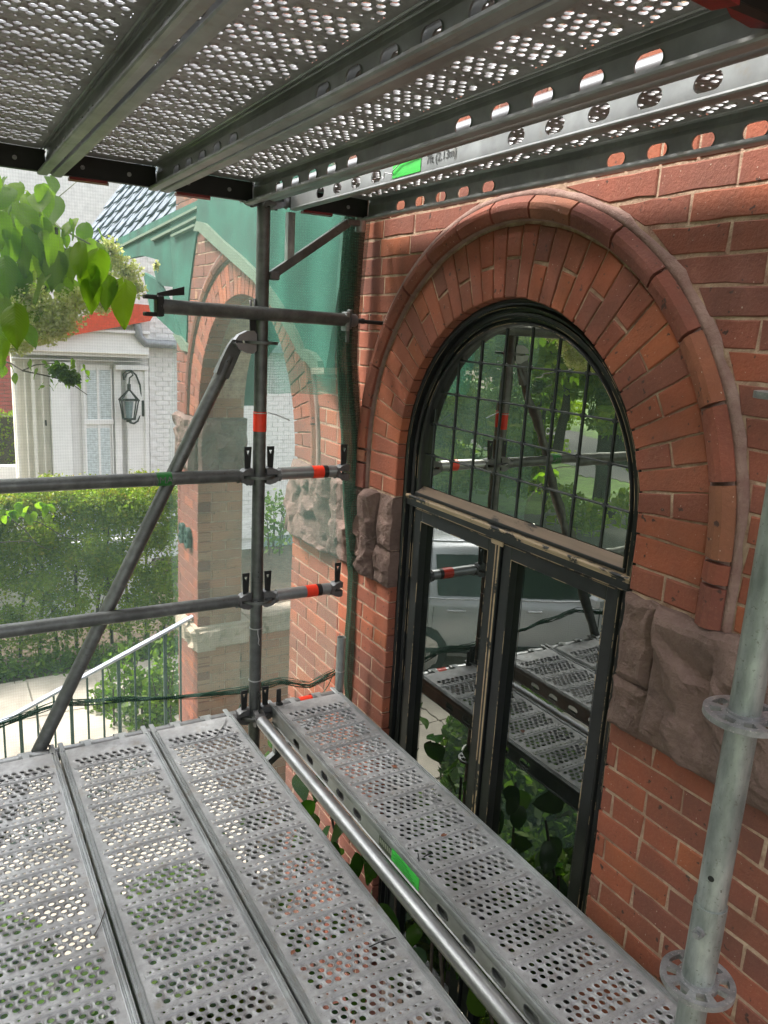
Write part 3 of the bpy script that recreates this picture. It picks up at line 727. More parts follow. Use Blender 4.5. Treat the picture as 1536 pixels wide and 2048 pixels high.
# leaded fanlight
GB = .985
fan = part('fanlight_rim', MB().add([], []), M['lead'], win)
circ = [(CY+.520*math.cos(t), CZ+.520*math.sin(t)) for t in np.linspace(0, PI, 40)]
outline = circ+[(CY-.520, GB), (CY+.520, GB)]
outline = [(CY+.520, GB)]+circ+[(CY-.520, GB)]
def clip(poly, lines):
    for (nx, ny, c) in lines:
        out = []
        for i in range(len(poly)):
            p, q = poly[i-1], poly[i]; dp, dq = nx*p[0]+ny*p[1]-c, nx*q[0]+ny*q[1]-c
            if (dp < 0) != (dq < 0): t = dp/(dp-dq); out.append((p[0]+(q[0]-p[0])*t, p[1]+(q[1]-p[1])*t))
            if dq <= 0: out.append(q)
        poly = out
        if not poly: return poly
    return poly
ys = [-.319-.127*k for k in range(-1, 9)]; zs = [GB]+[.991+.121*k for k in range(1, 6)]
ycut = [2]+[y for y in ys if CY-.51 < y < CY+.51]+[-9]; zcut = [GB-.01]+[1.112, 1.234, 1.355, 1.477, 2]
for i in range(len(ycut)-1):
    for j in range(len(zcut)-1):
        P = clip(outline, [(1, 0, ycut[i]), (-1, 0, -ycut[i+1]), (0, 1, zcut[j+1]), (0, -1, -zcut[j])])
        if len(P) < 3: continue
        tx, tz = random.uniform(-.006, .006), random.uniform(-.006, .006); cy_ = np.mean([p[0] for p in P]); cz_ = np.mean([p[1] for p in P])
        mb = MB(); mb.add([(GX+.002+tx*(p[0]-cy_)+tz*(p[1]-cz_), p[0], p[1]) for p in P], [tuple(range(len(P)))])
        part('pane', mb, M['lead_pane'], win)
def came(p, q):
    mb = MB(); a = np.array([GX-.001, p[0], p[1]]); b_ = np.array([GX-.001, q[0], q[1]]); mb.tube(a, b_, .0031, 8); part('lead_came', mb, M['lead'], win)
for y in ycut[1:-1]:
    h = math.sqrt(max(0, .520**2-(y-CY)**2)); came((y, GB), (y, CZ+h))
for z in zcut[1:-1]:
    h = .520 if z < CZ else math.sqrt(.520**2-(z-CZ)**2); came((CY-h, z), (CY+h, z))
mb = MB()
for y in ycut[1:-1]:
    for z in zcut[1:-1]:
        if (y-CY)**2+(z-CZ)**2 < .505**2 or z < CZ: mb.tube((GX-.006, y, z), (GX, y, z), .0075, 8)
part('solder_joint', mb, M['lead'], win)
# transom
H = .520
mb = MB(); mb.add([(.578, CY-H, GB), (.578, CY+H, GB), (.548, CY+H+.01, .962), (.548, CY-H-.01, .962)], [(0, 1, 2, 3)]); part('sill_slope', mb, M['frame_sill'], win)
mb = MB(); mb.bbox(.5475, .59, CY-.537, CY+.537, .948, .9615, .002); part('transom_bead', mb, M['frame'], win)
mb = MB(); mb.bbox(.530, .59, CY-.575, CY+.575, .936, .9475, .003); part('transom_nosing', mb, M['frame_bare'], win)
mb = MB(); mb.bbox(.534, .59, CY-.572, CY+.572, .9065, .9355, .003); part('transom_rail', mb, M['frame'], win)
mb = MB(); mb.box(.5332, .5338, CY-.572, CY+.572, .9062, .9085); part('worn_edge', mb, M['frame_worn'], win)
mb = MB(); mb.box(.5332, .5338, CY-.572, CY+.572, .930, .9357); part('worn_edge', mb, M['frame_bare'], win)
# doors
def leaf_door(y0, y1, sgn, label):
    d = thing('glazed_door', label, 'door', (.56, (y0+y1)/2, -1.0), 'double doors under the fanlight')
    st = .045; ZT, ZR = .898, .852
    for (a, b_) in ((y0, y0+st), (y1-st, y1)):
        mb = MB(); mb.bbox(.548, .59, a, b_, -1.2, ZT, .003); part('stile', mb, M['frame'], d)
    mb = MB(); mb.bbox(.5485, .59, y0+st, y1-st, ZR, ZT-.0005, .002); part('top_rail', mb, M['frame'], d)
    mb = MB(); mb.bbox(.5485, .59, y0+st, y1-st, -1.2, -1.05, .002); part('bottom_rail', mb, M['frame'], d)
    mb = MB(); mb.add([(GX, y0+st-.004, -1.06), (GX, y1-st+.004, -1.06), (GX, y1-st+.004, ZR+.004), (GX, y0+st-.004, ZR+.004)], [(0, 1, 2, 3)]); part('pane', mb, M['pane'], d)
    for (a, w) in ((y0+st, .0022), (y1-st, .0022)):
        mb = MB(); mb.box(.5472, .5478, a-w, a+w*.2, -1.05, ZR); part('worn_edge', mb, M['frame_worn'], d)
    mb = MB(); mb.box(.5472, .5478, y0+st, y1-st, ZR, ZR+.0022); mb.box(.5472, .5478, y0+.004, y1-.004, ZT-.003, ZT-.0005); part('worn_edge', mb, M['frame_worn'], d)
    for zz_ in (.76, .25, -.35):
        pass
    return d
dl = leaf_door(CY+.012, CY+.524, 1, 'left glazed door of the pair reflecting a silver car and scaffold')
dr = leaf_door(CY-.528, CY-.022, -1, 'right glazed door of the pair reflecting the perforated deck')
mb = MB(); mb.bbox(.541, .56, CY-.014, CY+.010, -1.2, .899, .004); part('astragal', mb, M['frame'], dl)
mb = MB(); mb.box(.5396, .5404, CY-.013, CY-.006, -1.2, .899); mb.box(.5396, .5404, CY+.004, CY+.009, -.2, .899); part('worn_edge', mb, M['frame_bare'], dl)
mb = MB(); mb.bbox(.538, .545, CY-.03, CY+.035, .886, .906, .004); part('worn_corner', mb, M['frame_bare'], dl)
mb = MB(); mb.box(.585, .60, CY-.62, CY+.62, -1.3, 1.75); part('dark_backing', mb, M['black'], win)  # black sheet in place of the unlit interior
# ================================================================ SCAFFOLD
TR = .02415
def rosette(z, x, y, r=.0615):
    """one disc with eight punched openings"""
    mb = MB(); n = 64; t = .005; inn = TR+.003
    hole = []
    def holeshape(k):
        a = k*PI/4; big = k % 2 == 0; hw = .30 if big else .17; r0, r1 = (.0345, .052) if big else (.037, .0505)
        return a, hw, r0, r1
    angs = np.linspace(0, 2*PI, n, endpoint=False); rr = [inn, .0345, .043, .0515, r]
    def on(a, b_):
        am = (a+b_)/2
        for k in range(8):
            c, hw, r0, r1 = holeshape(k); dlt = (am-c+PI) % (2*PI)-PI
            if abs(dlt) < hw: return (r0, r1)
        return None
    for s_ in (1, -1):
        for i in range(n):
            a, b_ = angs[i], angs[i]+2*PI/n; h = on(a, b_)
            for j in range(4):
                ra, rb = rr[j], rr[j+1]
                if h and j in (1, 2): continue
                zt = z+s_*t
                V = [(x+ra*math.cos(a), y+ra*math.sin(a), zt), (x+rb*math.cos(a), y+rb*math.sin(a), zt), (x+rb*math.cos(b_), y+rb*math.sin(b_), zt), (x+ra*math.cos(b_), y+ra*math.sin(b_), zt)]
                mb.add(V, [(0, 1, 2, 3)])
    for i in range(n):
        a, b_ = angs[i], angs[i]+2*PI/n
        V = [(x+r*math.cos(q), y+r*math.sin(q), z+s_*t) for q in (a, b_) for s_ in (-1, 1)]; mb.add(V, [(0, 1, 3, 2)], True)
        h = on(a, b_); hp = on(a-2*PI/n, a)
        if h:
            for rq in (.0345, .0515):
                V = [(x+rq*math.cos(q), y+rq*math.sin(q), z+s_*t) for q in (a, b_) for s_ in (-1, 1)]; mb.add(V, [(0, 1, 3, 2)])
        if bool(h) != bool(hp):
            V = [(x+rq*math.cos(a), y+rq*math.sin(a), z+s_*t) for rq in (.0345, .0515) for s_ in (-1, 1)]; mb.add(V, [(0, 1, 3, 2)])
    mb.tube((x, y, z-.009), (x, y, z+.009), TR+.004, 32, caps=False)
    for s_ in (1, -1):
        V = [(x+q*math.cos(a), y+q*math.sin(a), z+s_*.009) for a in np.linspace(0, 2*PI, 32, endpoint=False) for q in (TR, TR+.004)]
        mb.add(V, [(2*i, 2*i+1, (2*i+3) % 64, (2*i+2) % 64) for i in range(32)])
    return mb
def standard(x, y, z0, z1, rz, label, mat, joints=(), n=40, rmat=None):
    t = thing('scaffold_standard', label, 'scaffold pole', (x, y, z0), 'upright scaffold standards')
    mb = MB(); mb.tube((x, y, z0), (x, y, z1), TR, n); part('tube', mb, M[mat], t)
    for z in rz: part('rosette', rosette(z, x, y), M[rmat or mat], t)
    for z in joints:
        mb = MB(); mb.tube((x, y, z), (x, y, z+.17), TR+.0022, n); part('spigot_sleeve', mb, M[mat], t)
    return t
p0 = standard(0, 0, GZ, 2.6, (-1, -.5, 0, .5, 1, 1.5, 2.0), 'dark grey standard at the outer corner with a red tape and four rosettes', 'dark_tube')
mb = MB(); mb.tube((0, 0, 1.172), (0, 0, 1.246), TR+.0012, 32); part('red_tape', mb, M['red_tape'], p0)
mb = MB(); mb.path([(.024, -.02, 1.244), (.05, -.03, 1.238), (.11, -.03, 1.215)], .0022, 6); mb.tube((0, 0, 1.2395), (0, 0, 1.243), TR+.003, 24); part('cable_tie', mb, M['wire'], p0)
mb = MB(); mb.tube((0, 0, .152), (0, 0, .156), TR+.002, 24); mb.tube((0, 0, .378), (0, 0, .382), TR+.002, 24)
mb.path([(-.002, -.026, .380), (-.004, -.032, .362), (.002, -.03, .34), (-.001, -.03, .322), (.006, -.03, .312)], .0016, 6); part('tie_wire', mb, M['wire'], p0, kind='stuff')
for zz_ in (.62, .60): 
    mb = MB(); mb.tube((-.004, -TR-.0004, zz_), (-.004, -TR-.0008, zz_), .0028, 10); part('lock_hole', mb, M['black'], p0)
mb = MB(); mb.tube((0, 0, .575), (0, 0, .5765), TR+.0012, 32); part('tube_joint', mb, M['black'], p0)
LB = 2.0775
p1 = standard(0, -LB, GZ, 1.53, (-1, -.5, 0, .5, 1, 1.5), 'pale galvanised standard close to the camera with white dusted rosettes', 'new_tube', n=56, rmat='zinc')
mb = MB(); mb.tube((0, -LB, .50), (0, -LB, .655), TR+.0026, 56); part('spigot_sleeve', mb, M['new_tube'], p1)
for s_ in (1,):
    a = math.atan2(CAM[1]+LB, CAM[0]); v = np.array([math.cos(a-.35), math.sin(a-.35), 0]); c = np.array([0, -LB, .612])
    mb = MB(); mb.tube(c+v*.024, c+v*.036, .0095, 6); mb.tube(c+v*.036, c+v*.041, .0055, 10); part('spigot_bolt', mb, M['zinc'], p1)
    c = np.array([0, -LB, .715]); v = np.array([math.cos(a-.25), math.sin(a-.25), 0]); mb = MB(); mb.tube(c+v*.0243, c+v*.0248, .0052, 14); part('pin_hole', mb, M['black'], p1)
a = math.radians
stub = thing('bracket_spigot', 'short grey tube stub standing at the outer end of the side bracket', 'scaffold tube', (.392, 0, 0))
mb = MB(); mb.tube((.392, 0, -.06), (.392, 0, .275), .019, 28, inner=.82); part('tube', mb, M['new_tube'], stub)
mb = MB(); mb.tube((.392, 0, .118), (.392, 0, .123), .0208, 24); part('tie_wire', mb, M['wire'], stub)

def wedge(c, dirv, mat='black'):
    """flat locking wedge with a small triangular hole, standing at c, broad side across dirv"""
    dirv = np.array(dirv, float); dirv /= np.linalg.norm(dirv); u = dirv; v = np.cross([0, 0, 1.], dirv)
    mb = MB(); c = np.array(c, float)
    T = [(-.0145, .088), (.0145, .088), (.0105, .02), (-.0105, .02)]; H_ = [(-.007, .074), (.007, .074), (0, .056)]
    # plate with hole: three quads round the triangle
    pts = [(-.0145, .088), (.0145, .088), (.0128, .05), (-.0128, .05), (-.007, .074), (.007, .074), (0, .056), (.0105, .0), (-.0105, .0)]
    for s_ in (-.003, .003):
        V = [tuple(c+u*p[0]+v*s_+np.array([0, 0, p[1]])) for p in pts]
        mb.add(V, [(0, 1, 5, 4), (1, 2, 6, 5), (3, 0, 4, 6), (2, 3, 6), (3, 2, 7, 8)])
    out = [0, 1, 2, 7, 8, 3]
    V = [tuple(c+u*pts[i][0]+v*s_+np.array([0, 0, pts[i][1]])) for i in out for s_ in (-.003, .003)]
    mb.add(V, [(2*i, 2*i+1, (2*i+3) % 12, (2*i+2) % 12) for i in range(6)])
    V = [tuple(c+u*pts[i][0]+v*s_+np.array([0, 0, pts[i][1]])) for i in (4, 5, 6) for s_ in (-.003, .003)]
    mb.add(V, [(2*i, 2*i+1, (2*i+3) % 6, (2*i+2) % 6) for i in range(3)])
    mb.tube(c+np.array([0, 0, 0]), c+np.array([0, 0, -.055]), .0035, 8); mb.tube(c+np.array([0, 0, -.05]), c+np.array([0, 0, -.06]), .0055, 8)
    return mb
def head(t, px, py, z, dirv, mat='cast'):
    """cast ledger head gripping the rosette at (px,py,z), pointing along dirv away from the pole"""
    dv = np.array([*dirv, 0.]); dv /= np.linalg.norm(dv); sd = np.array([-dv[1], dv[0], 0.]); c = np.array([px, py, z])
    mb = MB()
    for s_ in (1, -1):                                  # upper and lower jaw
        prof = [(.026, .006), (.026, .030), (.038, .034), (.062, .027), (.074, .018), (.074, .006)]
        if s_ < 0: prof = [(a_, b_*1.0) for a_, b_ in prof]
        wd = [.0165, .0165, .019, .021, .0215, .0215]
        V = [tuple(c+dv*a_+sd*w_*q+np.array([0, 0, s_*b_])) for q in (-1, 1) for (a_, b_), w_ in zip(prof, wd)]
        n = len(prof); mb.add(V, [tuple(range(n)), tuple(range(2*n-1, n-1, -1))]+[(k, (k+1) % n, n+(k+1) % n, n+k) for k in range(n)])
    V = [tuple(c+dv*a_+sd*.0215*q+np.array([0, 0, b_])) for q in (-1, 1) for (a_, b_) in ((.0675, -.02), (.076, -.021), (.076, .021), (.0675, .02))]
    mb.add(V, [(0, 1, 2, 3), (7, 6, 5, 4), (0, 4, 5, 1), (1, 5, 6, 2), (2, 6, 7, 3), (3, 7, 4, 0)])
    mb.tube(c+dv*.074, c+dv*.086, .0225, 24, r2=TR+.0015)
    part('ledger_head', mb, M[mat], t)
    part('wedge', wedge(c+dv*.046+np.array([0, 0, .025]), dv), M['black'], t)
def ledger(a, b, z, label, mat, tapes=(), ha=True, hb=True, r=TR, group='scaffold ledgers and guard rails', wd=.0):
    a = np.array(a, float); b = np.array(b, float); dv = (b-a)/np.linalg.norm(b-a)
    t = thing('scaffold_ledger', label, 'scaffold tube', (float((a+b)[0]/2), float((a+b)[1]/2), z), group)
    A = np.array([*(a+dv*.083), z+.0045]); B = np.array([*(b-dv*.083), z+.0045])
    if not ha: A = np.array([*a, z+.0045])
    if not hb: B = np.array([*b, z+.0045])
    mb = MB(); mb.tube(A, B, r, 36); part('tube', mb, M[mat], t)
    if ha: head(t, *a, z, dv)
    if hb: head(t, *b, z, -dv)
    for (s0, s1, tm) in tapes:
        q = np.array([*(a+dv*s0), z+.0045]); w = np.array([*(a+dv*s1), z+.0045]); mb = MB(); mb.tube(q, w, r+.0011, 36, caps=False); part('tape_band', mb, M[tm], t)
    return t
def gxt(px, py, z0): return ony(0, px, py)[0]
e1 = ledger((0, 0), (.410, 0), 1.0, 'upper short guard rail towards the wall with red and black tape', 'mid_tube', [(.222, .270, 'red_tape'), (.270, .290, 'black_tape')])
e2 = ledger((0, 0), (.405, 0), .5, 'lower short guard rail towards the wall with red and black tape', 'mid_tube', [(.212, .262, 'red_tape'), (.262, .282, 'black_tape')])
g1 = ledger((0, 0), (-1.57, 0), 1.0, 'upper long guard rail with a dark green tape crossing the brace', 'dark_tube', [(.338, .392, 'green_dark')])
off = ORG[g1.name]
text('tape_writing', '()MA', .034, M['cast'], g1, (-.372, -.0262, 1.004), (PI/2, 0, 0), .0002)
g2_ = ledger((0, 0), (-1.57, 0), .5, 'lower long guard rail below the green taped rail', 'dark_tube')
g3 = ledger((0, 0), (-1.57, 0), 0.0, 'transverse ledger carrying the hooks of the main deck', 'mid_tube')
g4 = ledger((0, 0), (.39, 0), 0.0, 'bracket ledger with red tape carrying the side plank', 'mid_tube', [(.20, .27, 'red_tape'), (.27, .295, 'black_tape')], hb=False)
g5 = ledger((0, 0), (0, -LB), 0.0, 'bright long ledger running beside the side plank towards the camera', 'mid_tube')
g6 = ledger((0, 0), (-1.57, 0), 2.0, 'overhead transverse ledger under the upper deck ends', 'dark_tube')
g7 = ledger((0, 0), (0, -LB), 2.0, 'overhead long ledger between the upper planks', 'mid_tube')
g8 = ledger((0, 0), (.39, 0), 2.0, 'overhead bracket ledger near the wall', 'dark_tube', hb=False)
g9 = ledger((0, -LB), (.39, -LB), 2.0, 'overhead bracket ledger at the near end', 'mid_tube', hb=False)
g10 = ledger((0, -LB), (-1.57, -LB), 2.0, 'overhead transverse ledger at the near end', 'dark_tube')
g11 = ledger((0, -LB), (-1.57, -LB), 0.0, 'transverse ledger at the near end of the main deck', 'mid_tube')
g12 = ledger((0, -LB), (.39, -LB), 0.0, 'bracket ledger at the near end of the side plank', 'mid_tube', hb=False)

# side brackets: square tube strut and post
def sq(mb, a, b, w):
    a = np.array(a, float); b = np.array(b, float); d = (b-a)/np.linalg.norm(b-a); s_ = np.array([0, 1., 0]); u = np.cross(d, s_); u /= np.linalg.norm(u)
    V = [tuple(p+s_*q*w+u*k*w) for p in (a, b) for (q, k) in ((-1, -1), (1, -1), (1, 1), (-1, 1))]
    mb.add(V, [(0, 1, 2, 3), (7, 6, 5, 4), (0, 4, 5, 1), (1, 5, 6, 2), (2, 6, 7, 3), (3, 7, 4, 0)]); return mb
for zb, lab in ((2.0, 'upper steel side bracket with a diagonal strut under the top deck'), (0.0, 'lower steel side bracket below the deck')):
    br = thing('side_bracket', lab, 'scaffold bracket', (.03, 0, zb-.2), 'side brackets carrying the single planks')
    part('strut', sq(MB(), (.03, 0, zb-.262), (.335, 0, zb-.045), .0145), M['dark_tube'], br)
    part('post', sq(MB(), (.103, 0, zb-.035), (.103, 0, zb-.205), .0135), M['new_tube'], br)
    mb = MB(); mb.bbox(.022, .06, -.02, .02, zb-.275, zb-.245, .004); part('strut_foot', mb, M['cast'], br)
    mb = MB(); mb.tube((.392, 0, zb-.07), (.392, 0, zb+.02), .02, 20); part('spigot', mb, M['mid_tube'], br)
    mb = MB(); mb.bbox(.33, .385, -.018, .018, zb-.052, zb-.03, .003); part('end_plate', mb, M['cast'], br)

# diagonal brace
tb = thing('diagonal_brace', 'long dark green grey diagonal brace running down left from the pole', 'scaffold brace', (-.05, .05, 1.5))
Pt = ony(.028, 472, 688); Pb = ony(.028, 78, 1500)
dvb = (Pb-Pt)/np.linalg.norm(Pb-Pt)
mb = MB(); mb.tube(Pt+dvb*.13, Pb+dvb*1.6, TR*1.0, 30); mb.tube(Pt+dvb*.05, Pt+dvb*.13, TR*.62, 30, r2=TR); part('tube', mb, M['dark_tube'], tb)
mb = MB(); u = np.cross(dvb, [0, 1., 0]); u /= np.linalg.norm(u)
V = []
for (s_, w_, th) in ((-.022, .012, .009), (-.012, .021, .010), (.02, .026, .010), (.08, .027, .014), (.13, .0245, .022)):
    V += [tuple(Pt+dvb*s_+u*w_*k+np.array([0, q*th, 0])) for (k, q) in ((-1, -1), (1, -1), (1, 1), (-1, 1))]
mb.add(V, [(4*i+k, 4*i+(k+1) % 4, 4*i+4+(k+1) % 4, 4*i+4+k) for i in range(4) for k in range(4)]+[(0, 1, 2, 3)]); part('flattened_end', mb, M['dark_tube'], tb)
mb = MB(); c = Pt+dvb*.075; mb.tube(c-np.array([0, .0165, 0]), c-np.array([0, .0170, 0]), .008, 16); part('end_hole', mb, M['black'], tb)
mb = MB(); mb.tube(Pt-np.array([0, .026, 0]), Pt+np.array([0, .02, 0]), .0125, 20); mb.tube(Pt-np.array([0, .030, 0]), Pt-np.array([0, .026, 0]), .0085, 20); part('pivot_rivet', mb, M['cast'], tb)
# brace head jaws over the rosette
mb = MB()
for s_ in (1, -1):
    prof = [(-.024, .005), (-.024, .030), (-.034, .041), (-.060, .040), (-.092, .024), (-.105, .006), (-.09, .004)]
    n = len(prof); V = [(a_, q, 1.5+s_*b_) for q in (-.016, .014) for a_, b_ in prof]
    mb.add(V, [tuple(range(n)), tuple(range(2*n-1, n-1, -1))]+[(k, (k+1) % n, n+(k+1) % n, n+k) for k in range(n)])
part('brace_head', mb, M['mid_tube'], tb)
part('wedge', wedge((-.034, 0, 1.5+.028), (1, 0, 0)), M['black'], tb)

# wall tie tube with couplers
wt = thing('wall_tie', 'short horizontal wall tie tube clamped across the pole and bolted to the brick wall', 'scaffold tube', (0, -.052, 1.6))
A = ony(-.055, 318, 612); B = ony(-.03, 693, 640)
mb = MB(); mb.tube(A, B, TR, 36, inner=.86); part('tube', mb, M['dark_tube'], wt)
da = (B-A)/np.linalg.norm(B-A)
# fork clamp at the free end
mb = MB()
for s_ in (1, -1):
    mb.bbox(A[0]-.05, A[0]+.008, A[1]-.02, A[1]+.02, A[2]+(s_*.028)-.007, A[2]+(s_*.028)+.007, .003)
mb.bbox(A[0]-.012, A[0]+.012, A[1]-.024, A[1]+.024, A[2]-.034, A[2]+.034, .004)
V0 = A+np.array([-.006, 0, .036]); V1 = A+np.array([.085, .0, .055])
V = [tuple(p+np.array([0, q, k])) for p, h in ((V0, .006), (V1, .014)) for (q, k) in ((-.004, -h), (.004, -h), (.004, h), (-.004, h))]
mb.add(V, [(0, 1, 2, 3), (7, 6, 5, 4), (0, 4, 5, 1), (1, 5, 6, 2), (2, 6, 7, 3), (3, 7, 4, 0)])
part('wedge_clamp', mb, M['black'], wt)
# coupler band round the pole
cz = ony(-.03, 522, 628)[2]; mb = MB()
mb.tube((0, 0, cz-.022), (0, 0, cz+.022), TR+.006, 36); mb.tube((0, 0, cz+.019), (0, 0, cz+.022), TR+.008, 36); mb.tube((0, 0, cz-.022), (0, 0, cz-.019), TR+.008, 36)
mb.bbox(-.045, -.02, -.038, -.012, cz-.02, cz+.02, .004); mb.tube((-.034, -.045, cz), (-.034, -.01, cz), .009, 14)
mb.tube((.037, -.046, cz), (.037, -.005, cz), .017, 20); mb.tube((.037, -.052, cz), (.037, -.046, cz), .009, 8)
mb.path([(-.042, .0, cz+.02), (-.045, .0, cz+.045), (-.03, 0, cz+.052), (-.026, 0, cz+.02)], .005, 8); part('coupler', mb, M['cast'], wt)
# anchor bolt and castle nut
mb = MB(); C0 = B+da*.012
mb.bbox(B[0]-.012, B[0]+.004, B[1]-.022, B[1]+.022, B[2]-.042, B[2]+.03, .003); part('end_bracket', mb, M['zinc'], wt)
mb = MB(); mb.tube(C0, C0+da*.028, .024, 8); mb.bbox(B[0]+.004, B[0]+.02, B[1]-.012, B[1]+.012, B[2]-.034, B[2]+.04, .004); part('anchor_nut', mb, M['cast'], wt)
mb = MB(); mb.tube(C0, (WX+.02, C0[1]-.01, C0[2]-.004), .0075, 12); mb.tube(C0+da*.05, C0+da*.065, .012, 6); part('anchor_bolt', mb, M['black'], wt)
mb = MB(); mb.bbox(B[0]+.0, B[0]+.014, B[1]-.006, B[1]+.006, B[2]-.085, B[2]-.034, .003); part('clip', mb, M['dark_tube'], wt)

# ================================================================ STEEL PLANKS
PW, PL = .320, 2.0775-.092
PITCH_, RIB0 = .1237, .134
def cell_ring(nc, r1, z1, r2, z2, r3, z3, w, h):
    """square cell w x h with a punched collar: ring arrays"""
    n = nc; per = n//4; B_ = []
    cs = [(-w/2, -h/2), (w/2, -h/2), (w/2, h/2), (-w/2, h/2)]
    for k in range(4):
        a, b_ = np.array(cs[k]), np.array(cs[(k+1) % 4])
        for j in range(per): B_.append(a+(b_-a)*j/per)
    B_ = np.array(B_); an = np.arctan2(B_[:, 1]/h, B_[:, 0]/w)
    def ring(r, z): return np.c_[r*np.cos(an), r*np.sin(an), np.full(n, z)]
    R = [np.c_[B_, np.zeros(n)], ring(r1, 0), ring((r1+r2)/2*.98, z1*.62), ring(r2, z1), ring(r3, z3)] if z1 else [np.c_[B_, np.zeros(n)], ring(r1, 0), ring(r3, z3)]
    V = np.vstack(R); m = len(R)
    F = np.array([(j*n+k, j*n+(k+1) % n, (j+1)*n+(k+1) % n, (j+1)*n+k) for j in range(m-1) for k in range(n)])
    return V, F
UPc = cell_ring(16, .0101, .0028, .0086, .0028, .0076, -.0016, .0252, .0205)
DNc = cell_ring(16, .0101, -.003, .0086, -.003, .0078, -.0045, .0252, .0205)
SMc = cell_ring(8, .0038, 0, .0034, 0, .0032, -.002, .021, .011)
def build_plate():
    Vs, Fs = [], []; cnt = 0
    def add(V, F):
        nonlocal cnt
        Vs.append(V); Fs.append(F+cnt); cnt += len(V)
    def rect(x0, x1, y0, y1, z=0.):
        add(np.array([(x0, y0, z), (x1, y0, z), (x1, y1, z), (x0, y1, z)]), np.array([(0, 1, 2, 3)]))
    XL, XR = .021, .299; c0 = .160
    def hrow(s, k):
        n = 10 if k % 2 == 0 else 9; w = .0252; x = c0-n*w/2
        rect(XL, x, -(s+.01025), -(s-.01025)); rect(x+n*w, XR, -(s+.01025), -(s-.01025))
        for i in range(n):
            T = DNc if (k % 2 == 1 and i % 2 == (1 if k == 1 else 0)) else UPc
            add(T[0]+np.array([x+w*(i+.5), -s, 0]), T[1])
    ribs = [RIB0+PITCH_*k for k in range(15)]
    s = 0.0
    rect(XL, XR, -(ribs[0]-.0555), 0)
    for j, rb in enumerate(ribs):
        if j == 0: base = rb-.0555; rows = [0, 1]
        else: base = ribs[j-1]+.0155; rows = [0, 1, 2, 3]
        for q, k in enumerate(rows): hrow(base+.01025+.0205*q, k)
        endrow = base+.0205*len(rows); top = rb-.0145
        rect(XL, XR, -top, -endrow)
        # raised capsule with twelve small holes and the ridge behind
        x0, x1 = c0-.132, c0+.132; z = .0018
        rect(XL, x0, -(rb+.0155), -top); rect(x1, XR, -(rb+.0155), -top)
        n = 12; w = .021; xs = c0-n*w/2
        for i in range(n): V, F = SMc; add(V+np.array([xs+w*(i+.5), -(rb-.0055), z]), F)
        rect(x0+.002, xs, -rb, -(rb-.011), z); rect(xs+n*w, x1-.002, -rb, -(rb-.011), z)
        rect2 = lambda ya, za, yb, zb: add(np.array([(x0+.002, -ya, za), (x1-.002, -ya, za), (x1-.002, -yb, zb), (x0+.002, -yb, zb)]), np.array([(0, 1, 2, 3)]))
        rect2(rb-.011, z, rb-.0145, 0); prof = [(rb, z), (rb+.003, z), (rb+.0052, .0036), (rb+.0075, .0036), (rb+.0105, 0), (rb+.0155, 0)]
        for (a_, za), (b_, zb) in zip(prof[:-1], prof[1:]): rect2(b_, zb, a_, za)
        for (xa, xb) in ((x0+.002, x0), (x1-.002, x1)):
            add(np.array([(xa, -(rb-.0145), 0), (xb, -(rb-.0145), 0), (xb, -(rb+.0155), 0), (xa, -(rb+.0155), 0)]), np.array([(0, 1, 2, 3)]))
            add(np.array([(xa, -(rb-.011), z), (xb, -(rb-.008), 0), (xb, -(rb+.004), 0), (xa, -(rb+.002), z)]), np.array([(0, 1, 2, 3)]))
    # closing rows at the near end
    base = ribs[-1]+.0155
    for q, k in enumerate([0, 1]): hrow(base+.01025+.0205*q, k)
    rect(XL, XR, -PL, -(base+.041))
    return npmesh('deck_plate', np.vstack(Vs), np.vstack(Fs), M['deck'], True)
